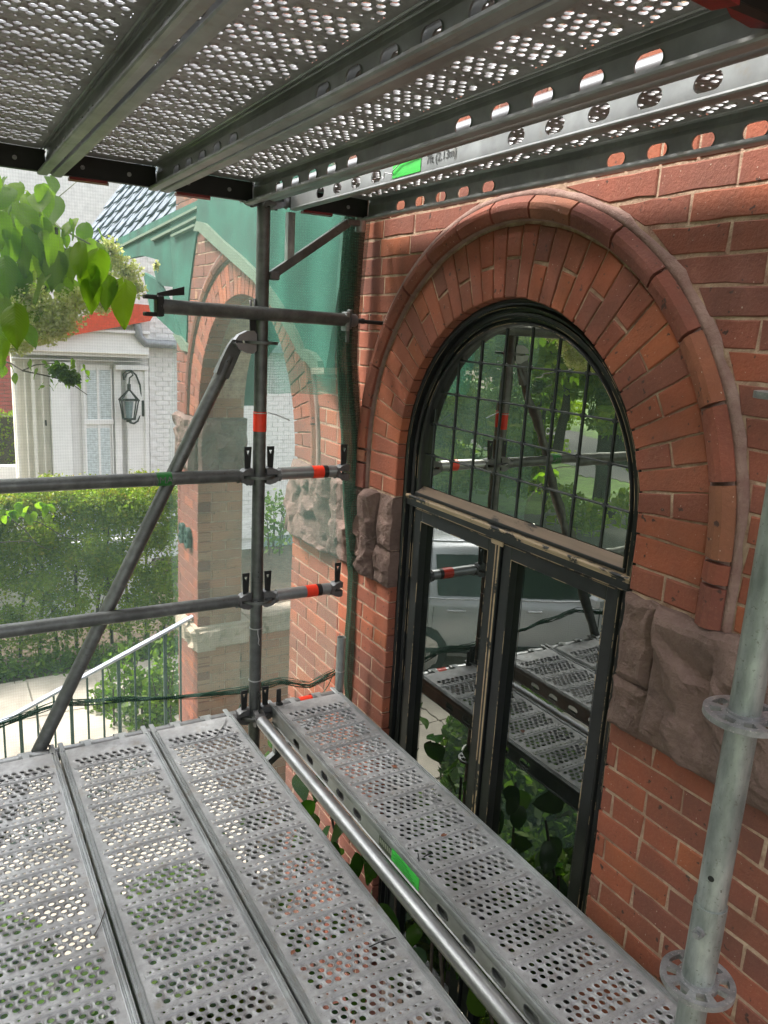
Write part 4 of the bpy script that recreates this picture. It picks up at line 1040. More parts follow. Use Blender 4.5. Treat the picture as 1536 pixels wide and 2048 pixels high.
def build_rail(sgn):
    """folded edge: ridges on top, slotted web, inward bottom lip. built for the x=0 side, mirrored by sgn"""
    prof = [(.021, 0), (.0185, .0005), (.0165, -.0022), (.0135, -.0022), (.012, .0018), (.0085, .0022), (.0075, -.0012), (.0055, -.0012), (.0042, .0016), (.0018, .0016), (0, -.001), (0, -.012)]
    mb = MB()
    def X(x): return x if sgn > 0 else PW-x
    for (a, b_) in zip(prof[:-1], prof[1:]): mb.add([(X(a[0]), 0, a[1]), (X(a[0]), -PL, a[1]), (X(b_[0]), -PL, b_[1]), (X(b_[0]), 0, b_[1])], [(0, 1, 2, 3)])
    mb.add([(X(0), 0, -.012), (X(0), -PL, -.012), (X(.003), -PL, -.022), (X(.003), 0, -.022)], [(0, 1, 2, 3)])
    xw = .003; z0, z1 = -.022, -.066; slots = [.239+.1237*k for k in range(5)]+[1.2325+.1237*k for k in range(5)]
    y = 0.; hw = .029; hh = .0155; zc = -.044
    for s_ in slots:
        a = s_-hw-.006
        mb.add([(X(xw), -y, z0), (X(xw), -a, z0), (X(xw), -a, z1), (X(xw), -y, z1)], [(0, 1, 2, 3)]); w = hw+.006
        # stadium ring
        N = 24; ins, outs = [], []
        for k in range(N):
            t = 2*PI*k/N; cx = (hw-hh)*(1 if math.cos(t) > 0 else -1) if abs(math.cos(t)) > 1e-6 else 0
            px, pz = cx+hh*math.cos(t), hh*math.sin(t); ins.append((s_+px, zc+pz))
            dx, dz = math.cos(t)*w, math.sin(t)*(z0-z1)/2; q = min(w/abs(dx) if abs(dx) > 1e-9 else 9e9, ((z0-z1)/2)/abs(dz) if abs(dz) > 1e-9 else 9e9)
            outs.append((s_+dx*q, zc+dz*q))
        V = [(X(xw), -p[0], p[1]) for p in ins]+[(X(xw), -p[0], p[1]) for p in outs]+[(X(xw+.0035), -p[0], p[1]) for p in ins]
        mb.add(V, [(k, (k+1) % N, N+(k+1) % N, N+k) for k in range(N)]+[(k, (k+1) % N, 2*N+(k+1) % N, 2*N+k) for k in range(N)])
        for cxx, czz in ((-w, z0), (w, z0), (w, z1), (-w, z1)):
            cc = (s_+cxx, czz); near = sorted(range(N), key=lambda k: (outs[k][0]-cc[0])**2+(outs[k][1]-cc[1])**2)[:2]
            mb.add([(X(xw), -cc[0], cc[1])]+[(X(xw), -outs[k][0], outs[k][1]) for k in near], [(0, 1, 2)])
        y = s_+w
    mb.add([(X(xw), -y, z0), (X(xw), -PL, z0), (X(xw), -PL, z1), (X(xw), -y, z1)], [(0, 1, 2, 3)])
    pr = [(.003, -.066), (.0, -.068), (-.0005, -.0705), (.002, -.0735), (.020, -.0745), (.028, -.0735), (.030, -.070), (.029, -.064)]
    for (a, b_) in zip(pr[:-1], pr[1:]): mb.add([(X(a[0]), 0, a[1]), (X(a[0]), -PL, a[1]), (X(b_[0]), -PL, b_[1]), (X(b_[0]), 0, b_[1])], [(0, 1, 2, 3)], True)
    return mb
plate = build_plate()
railL, railR = build_rail(1).mesh('side_rail'), build_rail(-1).mesh('side_rail')
def make_plank(label, group):
    t = thing('steel_plank', label, 'scaffold plank', (0, 0, 0), group)
    link('deck_plate', plate, t); 
    for me in (railL, railR):
        me.materials.clear(); me.materials.append(M['rail']); link('side_rail', me, t)
    for (ye, sg) in ((-.0015, 1), (-PL+.0015, -1)):
        mb = MB(); mb.box(.006, PW-.006, ye-.002, ye+.002, -.066, -.001); mb.box(.006, PW-.006, ye-sg*.018-.0, ye, -.0665, -.0645); part('end_cap', mb, M['black'], t)
        mb = MB()
        for xx in (.09, .23):
            mb.tube((xx, ye-sg*.002, -.036), (xx, ye-sg*.007, -.036), .0065, 12)
        part('rivet', mb, M['zinc'], t)
        for xx in (.10, .22):
            h = MB(); V = []; N = 12; w = .022
            for k in range(N+1):
                a_ = PI*(.98)*k/N; cyy, czz = ye+sg*.046, -.033; rr = TR+.004
                V += [(xx+q*w, cyy-sg*rr*math.cos(a_), czz+rr*math.sin(a_)) for q in (-1, -.55, -.45, .45, .55, 1)]
            zoff = [0]*6
            h.add(V, [(6*k+j, 6*k+j+1, 6*k+7+j, 6*k+6+j) for k in range(N) for j in range(5)], True)
            V = [(xx+q*w, ye+a, b_) for q in (-1, 1) for (a, b_) in ((0, -.004), (sg*.02, -.012), (sg*.02, -.033), (0, -.05))]
            h.add(V, [(0, 1, 2, 3), (4, 5, 6, 7)]); h.add([(xx+q*w*.5, ye+sg*(.046-.0), -.033+TR+.0045) for q in (-1, 1)]+[(xx+q*w*.5, ye, -.001) for q in (1, -1)], [(0, 1, 2, 3)])
            part('claw', h, M['rail'], t)
        for xx in (.012, PW-.012):
            h = MB(); h.bbox(xx-.009, xx+.009, min(ye, ye+sg*.07), max(ye, ye+sg*.07), -.010, -.003, .002); part('end_lug', h, M['rail'], t)
        h = MB(); V = [(.05, ye-sg*.01, -.068), (.16, ye-sg*.02, -.068), (.17, ye+sg*.012, -.069), (.05, ye+sg*.02, -.069)]; h.add(V+[(a, b_, c-.008) for a, b_, c in V], [(0, 1, 2, 3), (7, 6, 5, 4), (0, 4, 5, 1), (1, 5, 6, 2), (2, 6, 7, 3), (3, 7, 4, 0)]); part('locking_flap', h, M['red'], t)
    return t
YE = -.046; ZP = .040
gl_, gu_ = 'perforated steel planks of the lower deck', 'perforated steel planks of the upper deck'
pk = make_plank('main deck plank beside the long ledger with a white tie on its far end', gl_)
pk.location = (-.4285, YE, ZP)
dup(pk, (-.756, YE, ZP), 'middle plank of the main deck with dirt along its right seam')
dup(pk, (-1.083, YE, ZP), 'main deck plank at the left edge of the photo')
dup(pk, (-1.41, YE, ZP), 'outermost main deck plank just outside the left plank')
dup(pk, (.058, YE, ZP), 'single side plank along the wall with green sticker and bits of leaf')
zu = ZP+2.0
dup(pk, (-.376, YE, zu), 'overhead plank directly left of the long overhead ledger', gu_)
dup(pk, (-.706, YE, zu), 'overhead plank in the middle of the upper deck', gu_)
dup(pk, (-1.036, YE, zu), 'overhead plank at the upper left corner', gu_)
dup(pk, (-1.366, YE, zu), 'outermost overhead plank at the street side', gu_)
dup(pk, (.080, YE, zu), 'overhead side plank along the wall carrying the stamped length', gu_)
# stickers and stamps on the plank edges
pl = [o for o in COL.objects if o.get('label', '').startswith('single side plank')][0]; ORG[pl.name] = (0, 0, 0)
def edge_plate(parent, base, y0, y1, z0, z1, mat, name):
    mb = MB(); x = .0022; mb.box(x-.0008, x, -y1, -y0, z0, z1); o = part(name, mb, M[mat], parent); return o
s0 = -(onx(.06, 781, 1725)[1])+YE; s1 = -(onx(.06, 836, 1782)[1])+YE
ysA, ysB, ysC = [YE-onx(.061, *p)[1] for p in ((758, 1690), (783, 1722), (838, 1775))]
edge_plate(pl, 0, ysA, ysB, -.058, -.024, 'label_dark', 'maker_label')
edge_plate(pl, 0, ysB, ysC, -.060, -.020, 'green_tape', 'green_sticker')
pr = MB()
for k in range(5): pr.box(.0008, .0013, -(ysB+.012+(.0 if k % 2 else .01)), -(ysB+.012)-(ysC-ysB)*(.55+.08*k)*.9, -.027-k*.006, -.0285-k*.006)
part('sticker_print', pr, M['green_dark'], pl, kind='stuff')
lp = MB()
for k in range(7): lp.box(.0008, .0013, -(ysA+.012+k*.011), -(ysA+.006+k*.011), -.046, -.030)
part('label_print', lp, M['ink_pale'], pl, kind='stuff')
po = [o for o in COL.objects if o.get('label', '').startswith('overhead side plank')][0]; ORG[po.name] = (0, 0, 0)
yA, yB = [YE-onx(.083, *p)[1] for p in ((786, 345), (842, 333))]
edge_plate(po, 0, yA, yB, -.062, -.024, 'green_tape', 'green_sticker')
mb = MB(); mb.path([(.001, -yA, -.05), (-.004, -(yA+.01), -.044), (-.003, -(yA+.045), -.030), (-.001, -yB, -.026)], .0015, 6)
mb.path([(.0, -yA, -.05), (-.012, -(yA-.02), -.045), (-.008, -(yA-.03), -.06), (-.01, -(yA-.04), -.052)], .0014, 6); part('tie_wire', mb, M['wire'], po)
y2 = YE-onx(.083, 848, 330)[1]; y3 = YE-onx(.083, 912, 316)[1]
text('stamped_length', '7ft (2.13m)', .030, M['ink'], po, (.0015, -(y2+y3)/2-.008, -.040), (PI/2, 0, -PI/2), .0002)
# red coupler at the top right corner
rc = thing('red_locking_lever', 'red locking lever under the near end of the upper deck at the top right', 'locking lever', (.02, -LB+.06, 2.0))
q = ony(-1.95, 1490, 22)
mb = MB(); c = onz(2.0, 1490, 30); d2 = onz(1.995, 1550, 40)
P_ = [onz(1.985, *p) for p in ((1452, 14), (1470, 10), (1500, 22), (1560, 36), (1560, 60), (1500, 56), (1462, 34))]
n = len(P_); mb.add([tuple(p) for p in P_]+[(p[0], p[1], p[2]+.015) for p in P_], [tuple(range(n)), tuple(range(2*n-1, n-1, -1))]+[(k, (k+1) % n, n+(k+1) % n, n+k) for k in range(n)])
part('lever', mb, M['red'], rc)
# small black toe board bracket on the far left corner of the side plank
tbk = thing('toe_board_clip', 'small black upright clip at the far corner of the side plank', 'clip', (.077, -.035, .04))
p = ony(-.03, 557, 1408); mb = MB(); mb.bbox(p[0]-.010, p[0]+.010, -.034, -.026, .035, .105, .002); mb.bbox(p[0]-.010, p[0]+.012, -.05, -.026, .034, .05, .002); part('clip_plate', mb, M['black'], tbk)

# bits lying on the deck
def leafbit(px, py, sz, rot, label, mat='dead'):
    p = onz(ZP+.003, px, py); mb = MB(); pts = [(0, -.5), (.32, -.1), (.25, .3), (0, .55), (-.28, .25), (-.3, -.15)]; c, s_ = math.cos(rot), math.sin(rot)
    V = [(p[0]+sz*(a*c-b_*s_), p[1]+sz*(a*s_+b_*c), ZP+.004+sz*.25*abs(a)) for a, b_ in pts]+[(p[0], p[1], ZP+.004)]
    mb.add(V, [(i, (i+1) % 6, 6) for i in range(6)]); solo('dead_leaf', mb, M[mat], label, 'leaf', 'dead leaves on the planks')
leafbit(789, 1534, .026, .6, 'reddish dead leaf lying by a rib in the upper half of the side plank')
leafbit(888, 1671, .022, 1.5, 'reddish dead leaf lying halfway down the side plank')
leafbit(712, 1471, .016, .2, 'small brown leaf bit near the far end of the side plank')
leafbit(586, 1905, .018, 2.2, 'rusty leaf bit on the plank beside the long ledger')
leafbit(488, 1955, .014, 1.2, 'pale leaf bit in the hole field of the near main plank', 'wire')
def twig(pts, r, mat, label, cat='twig'):
    P = [tuple(onz(ZP+.006, *p)) for p in pts]; mb = MB(); mb.path(P, r, 6); solo('twig' if cat == 'twig' else 'cable_tie', mb, M[mat], label, cat)
twig([(836, 1707), (838, 1722), (835, 1716)], .0016, 'black', 'tiny black wire loop on the side plank')
twig([(848, 1714), (857, 1708), (866, 1707)], .002, 'black', 'short black twig scrap near the wire loop')
twig([(738, 1894), (760, 1884), (792, 1875)], .0016, 'black', 'dark pine needle across the near end of the plank beside the ledger')
twig([(210, 1822), (200, 1850), (188, 1872)], .0014, 'bark', 'thin curved brown twig on the left plank')
twig([(400, 1484), (430, 1474), (446, 1452), (452, 1438)], .0022, 'wire', 'white cable tie curled on the far end of the deck', 'cable tie')
# ================================================================ NETTING
def netsheet(name, fn, nu, nv, mat, label, cat='netting', group=None, parent=None):
    V = np.array([fn(i/nu, j/nv) for j in range(nv+1) for i in range(nu+1)], float)
    I = np.array([(j*(nu+1)+i, j*(nu+1)+i+1, (j+1)*(nu+1)+i+1, (j+1)*(nu+1)+i) for j in range(nv) for i in range(nu)])
    me = npmesh(name, V, I, M[mat], True)
    if parent: return part(name, me, M[mat], parent)
    return solo(name, me, M[mat], label, cat, group)
def nz(x, y, z, s=1): return noise.noise(Vector((x*s, y*s, z*s)))
def hemz(x):      # height of the gathered lower hem across the end of the scaffold
    a = ony(.10, 0, 1440); 
    pts = [ony(.10, *p) for p in ((-300, 1520), (0, 1450), (120, 1408), (330, 1398), (480, 1385), (560, 1362), (620, 1372), (700, 1330))]
    return float(np.interp(x, [p[0] for p in pts], [p[2] for p in pts]))
hx0, hx1 = -1.7, .425
def f_main(u, v):
    x = hx0+(hx1-hx0)*u; zb = hemz(x); z = zb+(2.5-zb)*v
    y = .105+.018*nz(x*2.2, z*.5, 3)+.010*nz(x*7, z*1.2, 8)+.012*math.exp(-v*14)*math.sin(x*34)
    return (x, y, z)
netsheet('debris_netting', f_main, 90, 70, 'net', 'sheer green debris netting stretched across the far end of the scaffold above the gathered hem')
def f_low(u, v):
    x = hx0+(hx1-.02-hx0)*u; zb = hemz(x)-.004; z = zb-1.5*v
    y = .118+.03*nz(x*2.5, z*.8, 13)+.02*math.exp(-v*10)*math.sin(x*27+1); return (x, y, z)
netsheet('debris_netting', f_low, 80, 30, 'net', 'loose green netting hanging below the gathered hem behind the deck edge')
def f_fold(u, v):
    x = .055+(.40-.055)*u; z = 1.30+(2.4-1.30)*v
    if v < .01: z += .0
    y = .16+.028*math.sin(x*38+2.4*nz(x*3, z*1.5, 5))+.02*nz(x*4, z*2, 1); return (x+.01*math.sin(z*7), y, z)
netsheet('folded_netting', f_fold, 60, 40, 'net_dense', 'darker folded netting layer hanging between the pole and the wall below the top deck')
def f_mid(u, v):
    x = -.30+.72*u; zb = hemz(x); z = zb+(2.5-zb)*v
    return (x+.01*math.sin(z*5), .135+.022*nz(x*4, z*.7, 23)+.014*math.sin(x*21+nz(x, z, 3)*4)*(.3+.7*abs(v-.5)), z)
netsheet('debris_netting', f_mid, 70, 60, 'net_mid', 'second pale green netting layer overlapping the first between the brick pier and the wall')
# gathered hem: bundle of dark strands
hem = thing('netting_hem', 'dark gathered hem of the netting strung low across the scaffold end', 'netting edge', (-.5, .11, 0.))
for s_ in range(9):
    pts = []
    for i in range(70):
        x = hx0+(hx1-hx0)*i/69; z = hemz(x); sp = .5+.5*abs(math.sin(x*3.1+1))
        pts.append((x, .108+.010*math.sin(x*9+s_*1.7), z+sp*(.011*math.sin(s_*2.1+x*6)+.006*math.cos(x*17+s_))))
    mb = MB(); mb.path(pts, .0016+.0007*(s_ % 3), 5); part('strand', mb, M['net_roll'], hem)
for (a, b_) in (((436, 1482), (487, 1400)), ((640, 1395), (668, 1345)), ((488, 1402), (470, 1440))):
    mb = MB(); mb.path([ony(.06, *a), ony(.09, (a[0]+b_[0])/2+3, (a[1]+b_[1])/2), ony(.10, *b_)], .0022, 5); part('tie_cord', mb, M['teal'], hem)
# vertical roll of netting at the wall edge
rollpx = [(712, 380), (706, 470), (700, 560), (694, 640), (692, 720), (697, 800), (703, 870), (704, 940), (706, 1010), (712, 1080), (716, 1150), (713, 1220), (706, 1290), (704, 1350), (708, 1390), (712, 1460)]
RP = [ony(.10, *p) for p in rollpx]
def rolltube(dx, r, sd, name, mat, flat=.75):
    mb = MB(); n = 22; rings = []; L = len(RP); m = 80
    for i in range(m+1):
        t = i/m*(L-1); k = min(int(t), L-2); P = RP[k]+(RP[k+1]-RP[k])*(t-k)
        for j in range(n):
            a = 2*PI*j/n; rr = r*(1+.28*nz(math.cos(a)*1.5+sd, P[2]*2.2, math.sin(a)*1.5)+.10*math.sin(a*5+P[2]*2))
            rings.append((P[0]+dx+rr*math.cos(a), P[1]+rr*flat*math.sin(a), P[2]))
    mb.add(rings, [(i*n+j, i*n+(j+1) % n, (i+1)*n+(j+1) % n, (i+1)*n+j) for i in range(m) for j in range(n)], True); return mb
roll = thing('rolled_netting', 'dark green and brown rolled netting edge hanging vertically in front of the brick wall', 'rolled netting', tuple(RP[8]))
part('outer_roll', rolltube(-.010, .033, 1, 'r', 'net_roll'), M['net_roll'], roll)
M['net_brown'] = net_mat('brownish_netting', (.12, .10, .07), .55, .9, (.3, 0))
part('inner_roll', rolltube(.026, .022, 5, 'r', 'net_roll'), M['net_brown'], roll)
def f_flap(u, v):
    t = v*(len(RP)-1); k = min(int(t), len(RP)-2); P = RP[k]+(RP[k+1]-RP[k])*(t-k); w = .055*(1-.75*v)+.006
    return (P[0]+.012+w*u, P[1]+.0+.008*math.sin(u*5+v*12), P[2])
netsheet('flap', f_flap, 8, 60, 'net_brown', None, None, parent=roll)

# ================================================================ FOLIAGE TOOLS
def cards(P, size, up=.3, aspect=.6, rng=None, N=None):
    """P (n,3) leaf centres -> folded quads (two triangles pairs) as 4-vertex faces"""
    rng = rng or np.random.default_rng(1); n = len(P)
    a = rng.normal(size=(n, 3)); a /= np.linalg.norm(a, axis=1)[:, None]
    b = rng.normal(size=(n, 3)); b[:, 2] += up; b -= a*(a*b).sum(1)[:, None]; b /= np.linalg.norm(b, axis=1)[:, None]
    s = size*rng.uniform(.6, 1.3, n)[:, None]
    v = np.stack([P-a*s*.5, P+b*s*aspect*.5, P+a*s*.5, P-b*s*aspect*.5], 1).reshape(-1, 3)
    return v, np.arange(n*4).reshape(n, 4)
def shell(rng, n, c, r, thick=.35, power=1):
    d = rng.normal(size=(n, 3)); d /= np.linalg.norm(d, axis=1)[:, None]
    q = 1-thick*rng.random(n)**power
    return np.array(c)+d*np.array(r)*q[:, None]
def tree(name, label, base, h, cr, trunk_r, mat, seed, nl=9000, leaf=.16, group='trees across the drive', clumps=26, low=.35):
    rng = np.random.default_rng(seed); base = np.array(base, float)
    t = thing(name, label, 'tree', tuple(base), group)
    mb = MB(); mb.path([base+np.array([0, 0, h*q])+np.array([.12*math.sin(q*5+seed), .12*math.cos(q*4+seed), 0])*h*.1 for q in np.linspace(0, .8, 9)], trunk_r, 12, lambda q: 1-.75*q)
    for k in range(9):
        a = rng.uniform(0, 2*PI); z = h*rng.uniform(.3, .7); e_ = cr*rng.uniform(.5, .85)
        s0 = base+np.array([0, 0, z]); mb.path([s0, s0+np.array([math.cos(a)*e_*.5, math.sin(a)*e_*.5, e_*.25]), s0+np.array([math.cos(a)*e_, math.sin(a)*e_, e_*.6])], trunk_r*.4, 7, lambda q: 1-.8*q)
    part('trunk', mb, M['bark'], t)
    Ps = []
    for k in range(clumps):
        a = rng.uniform(0, 2*PI); rr = cr*math.sqrt(rng.uniform(.05, .95)); z = h*(low+(1-low)*rng.beta(1.4, 1.2)); f = math.sqrt(max(.15, 1-((z/h-low)/(1-low)*1.0-.35)**2*1.3))
        c = base+np.array([math.cos(a)*rr*f, math.sin(a)*rr*f, z]); Ps.append(shell(rng, nl//clumps, c, (cr*.32*rng.uniform(.7, 1.3), cr*.32*rng.uniform(.7, 1.3), cr*.22*rng.uniform(.7, 1.2)), .7))
    V, Fq = cards(np.vstack(Ps), leaf, rng=rng); part('crown', npmesh('crown', V, Fq), M[mat], t); return t

# ================================================================ STREET SIDE (reflected in the glass)
tree('broadleaf_tree', 'large broad tree on the lawn nearest the drive', (-11, 4, GZ), 9.5, 3.4, .22, 'far_bright', 3, 26000, .20)
tree('broadleaf_tree', 'tall round tree at the left of the lawn row', (-12.5, 11, GZ), 11, 4.2, .28, 'far_bright', 4, 30000, .22)
tree('broadleaf_tree', 'spreading tree near the far end of the lawn', (-13, 19, GZ), 11, 4.4, .28, 'hedge_top', 5, 26000, .24)
tree('broadleaf_tree', 'broad tree at the near end of the lawn', (-11.5, -3.5, GZ), 9, 3.4, .2, 'far_leaf', 6, 22000, .20)
tree('broadleaf_tree', 'dark tree across the street', (-28, 6, GZ), 14, 6, .3, 'far_leaf', 8, 20000, .35)
tree('broadleaf_tree', 'wide tree across the street beyond the drive', (-28, 22, GZ), 14, 6.5, .3, 'far_leaf', 9, 20000, .35)
tree('broadleaf_tree', 'yellow green tree far down the street', (-20, 36, GZ), 13, 6, .3, 'hedge_top', 10, 16000, .35)
tree('broadleaf_tree', 'tree far behind the white house', (-6, 40, GZ), 12, 5, .3, 'far_leaf', 14, 12000, .4)
for (x, y, h_, r_2, sd, lab) in ((-10.2, 2.2, 7, 2.3, 31, 'bushy tree opposite the window with leaves to the ground'), (-10.8, 6.4, 8, 2.5, 32, 'bushy tree directly behind the silver car'), (-10.6, 10.9, 8, 2.6, 33, 'bushy tree behind the dark car'), (-9.2, 15.6, 7.5, 2.5, 34, 'bushy tree at the far end of the drive'), (-6.2, 20.5, 8, 2.8, 35, 'bushy tree beyond the drive end'), (-9.6, -2.2, 7, 2.2, 36, 'bushy tree at the near end of the drive'),
    (-14.2, .2, 8, 3, 37, 'second row bushy tree at the near end'), (-14.6, 5.0, 9, 3, 38, 'second row bushy tree behind the silver car'), (-14.4, 9.6, 9, 3, 39, 'second row bushy tree opposite the drive middle'), (-13.4, 14.6, 9, 3, 40, 'second row bushy tree by the drive end'), (-11.5, 20.5, 9, 3.2, 41, 'second row bushy tree at the far corner'), (-7.4, 12.6, 5.5, 1.9, 42, 'smaller bushy tree where the drive ends')):
    tree('bushy_tree', lab, (x, y, GZ), h_, r_2, .14, 'far_bright', sd, 26000, .15, 'bushy trees lining the drive', 34, .06)
tree('broadleaf_tree', 'added tree shading the scaffold near its street side', (-6.2, -4.4, GZ), 10, 3.0, .2, 'far_bright', 23, 24000, .16, low=.45)  # canopy added out of view to dim light on deck and wall
tree('broadleaf_tree', 'tall added tree shading the street side of the scaffold', (-5.3, -.3, GZ), 10.5, 2.9, .2, 'far_leaf', 24, 30000, .16, low=.48)  # crown added here to cut skylight on the deck, clear of the car
tree('young_tree', 'young tree with flowering top beside the drive', (-8.6, 3.8, GZ), 5.5, 1.7, .08, 'hedge_top', 12, 9000, .15)
def shrub(label, c, r, n, mat, seed, size=.07, cat='shrub', name='shrub', group=None, stems=8):
    rng = np.random.default_rng(seed); t = thing(name, label, cat, (c[0], c[1], c[2]-r[2]), group)
    V, Fq = cards(shell(rng, n, c, r, .55), size, rng=rng); part('foliage', npmesh('foliage', V, Fq), M[mat], t)
    mb = MB()
    for k in range(stems):
        a = rng.uniform(0, 2*PI); mb.path([(c[0]+.1*math.cos(a), c[1]+.1*math.sin(a), c[2]-r[2]), (c[0]+r[0]*.4*math.cos(a), c[1]+r[1]*.4*math.sin(a), c[2]), (c[0]+r[0]*.7*math.cos(a), c[1]+r[1]*.7*math.sin(a), c[2]+r[2]*.6)], .012, 5, lambda q: 1-.7*q)
    part('stem', mb, M['bark'], t); return t
for i, (x, y, s_) in enumerate([(-7.2, 13.4, 1.0), (-9.5, 14.0, 1.2), (-7.0, -1.5, .8), (-8.6, -.6, .9), (-7.4, -4.0, 1.1)]):
    shrub(['rounded shrub at the end of the drive', 'larger shrub behind the drive end', 'low shrub on the lawn edge', 'second low shrub on the lawn', 'shrub at the near lawn corner'][i], (x, y, GZ+s_*.7), (s_, s_, s_*.75), 5000, 'far_leaf', 60+i, .1, group='shrubs round the lawn')

# ---------------------------------------------------------------- cars
def car(label, loc, heading, paint, L=4.75, Wd=1.86):
    t = thing('parked_car', label, 'car', loc, 'cars on the drive'); ang = heading; ca, sa = math.cos(ang), math.sin(ang)
    def G(x, y, z): return (loc[0]+x*ca-y*sa, loc[1]+x*sa+y*ca, loc[2]+z)
    # side profile stations: x, bottom, belt, roof, half widths
    st = [(-2.32, .42, .95, .98, .70, .62), (-2.25, .32, 1.02, 1.10, .84, .66), (-2.0, .28, 1.05, 1.45, .90, .60), (-1.6, .28, 1.06, 1.62, .925, .62), (-1.0, .28, 1.05, 1.68, .93, .64), (-.2, .28, 1.03, 1.69, .93, .65), (.45, .28, 1.01, 1.64, .93, .64), (.95, .28, 1.0, 1.40, .925, .62), (1.30, .28, 1.0, 1.06, .92, .66), (1.8, .28, .93, .97, .90, .64), (2.2, .32, .80, .84, .82, .58), (2.36, .42, .66, .70, .66, .48)]
    mb = MB(); V = []
    for (x, b_, be, ro, w, wr) in st:
        cab = ro > be+.15
        half = [(w*.93, b_), (w, b_+.18), (w*1.0, (b_+be)/2+.05), (w*.985, be-.10), (w*.955, be), (wr+(.0 if cab else .06), max(ro-.05, be+.01)), (wr*.86, ro), (0, ro+.02)]
        ring = [(-a, z) for a, z in half]+[(a, z) for a, z in half[::-1][1:]]
        V += [G(x, y, z) for y, z in ring]
    n = 15; F = [(i*n+k, i*n+k+1, (i+1)*n+k+1, (i+1)*n+k) for i in range(len(st)-1) for k in range(n-1)]+[(i*n+n-1, i*n, (i+1)*n, (i+1)*n+n-1) for i in range(len(st)-1)]
    F += [tuple(range(n)), tuple((len(st)-1)*n+k for k in reversed(range(n)))]
    mb.add(V, F, True); part('body', mb, M[paint], t)
    def glassq(name, pts, s_):                       # pts: (x,z) on the side glass plane
        mb = MB(); VV = []
        for x, z in pts:
            be = np.interp(x, [q[0] for q in st], [q[2] for q in st]); ro = np.interp(x, [q[0] for q in st], [q[3] for q in st]); w = np.interp(x, [q[0] for q in st], [q[4] for q in st]); wr = np.interp(x, [q[0] for q in st], [q[5] for q in st])
            tt = (z-be)/max(.05, ro-.05-be); y = w*.955+(wr-w*.955)*tt+.012; VV.append(G(x, s_*y, z))
        mb.add(VV, [tuple(range(len(VV)))]); part(name, mb, M['car_glass'], t)
    for s_ in (-1, 1):
        glassq('side_window', [(-1.95, 1.13), (-1.34, 1.11), (-1.50, 1.50), (-1.72, 1.50), (-1.95, 1.32)], s_)
        glassq('side_window', [(-1.22, 1.10), (-.30, 1.08), (-.30, 1.58), (-1.25, 1.57)], s_)
        glassq('side_window', [(-.20, 1.08), (.82, 1.06), (.46, 1.53), (-.20, 1.58)], s_)
        for hx in (-.98, .02):
            mb = MB(); a = G(hx-.11, s_*.955, .93); b_ = G(hx+.11, s_*.955, .925); mb.tube(a, b_, .014, 8); part('door_handle', mb, M['chrome'], t)
        for dx in (-1.28, -.25, .88):
            mb = MB(); a = G(dx, s_*.934, .36); b_ = G(dx, s_*.922, .97); mb.tube(a, b_, .005, 5); part('door_gap', mb, M['black'], t)
        mb = MB(); mb.tube(G(-1.9, s_*.905, 1.075), G(.95, s_*.89, 1.04), .011, 6); part('belt_trim', mb, M['chrome'], t)
        mb = MB(); mb.tube(G(-1.9, s_*.92, .40), G(1.2, s_*.92, .40), .05, 8); part('sill_trim', mb, M['black'], t)
        mb = MB(); c = G(.80, s_*1.03, 1.10); mb.bbox(c[0]-.10, c[0]+.10, c[1]-.09, c[1]+.09, c[2]-.06, c[2]+.08, .03); part('mirror', mb, M[paint], t)
        mb = MB(); c = G(-2.18, s_*.74, .95); mb.bbox(c[0]-.1, c[0]+.1, c[1]-.1, c[1]+.1, c[2]-.13, c[2]+.1, .02); part('tail_lamp', mb, M['lamp_red'], t)
        for wx in (-1.42, 1.42):
            mb = MB(); mb.tube(G(wx, s_*.72, .36), G(wx, s_*.94, .36), .36, 28); w_ = part('wheel', mb, M['tyre'], t)
            mb = MB(); mb.tube(G(wx, s_*.93, .36), G(wx, s_*.955, .36), .25, 20); part('rim', mb, M['chrome'], w_)
        mb = MB(); mb.tube(G(-1.7, s_*.60, 1.72), G(.3, s_*.62, 1.74), .018, 8); part('roof_rail', mb, M['chrome'], t)
    for nm, xa, za, xb, zb_ in (('windscreen', .52, 1.64, 1.24, 1.10), ('rear_window', -1.98, 1.47, -2.24, 1.14)):
        mb = MB(); o_ = .02 if xa > 0 else -.02
        mb.add([G(xa+o_, -.52, za+.01), G(xa+o_, .52, za+.01), G(xb+o_, .66, zb_+.02), G(xb+o_, -.66, zb_+.02)], [(0, 1, 2, 3)]); part(nm, mb, M['car_glass'], t)
    return t
hd = math.atan2(-.42, -.91)
car('silver car parked on the drive, seen mirrored in the glazed doors', (-4.55, 4.95, GZ+.03), hd, 'paint')
car('dark car parked beyond the silver one', (-4.7, 8.35, GZ+.03), hd, 'paint_dark')

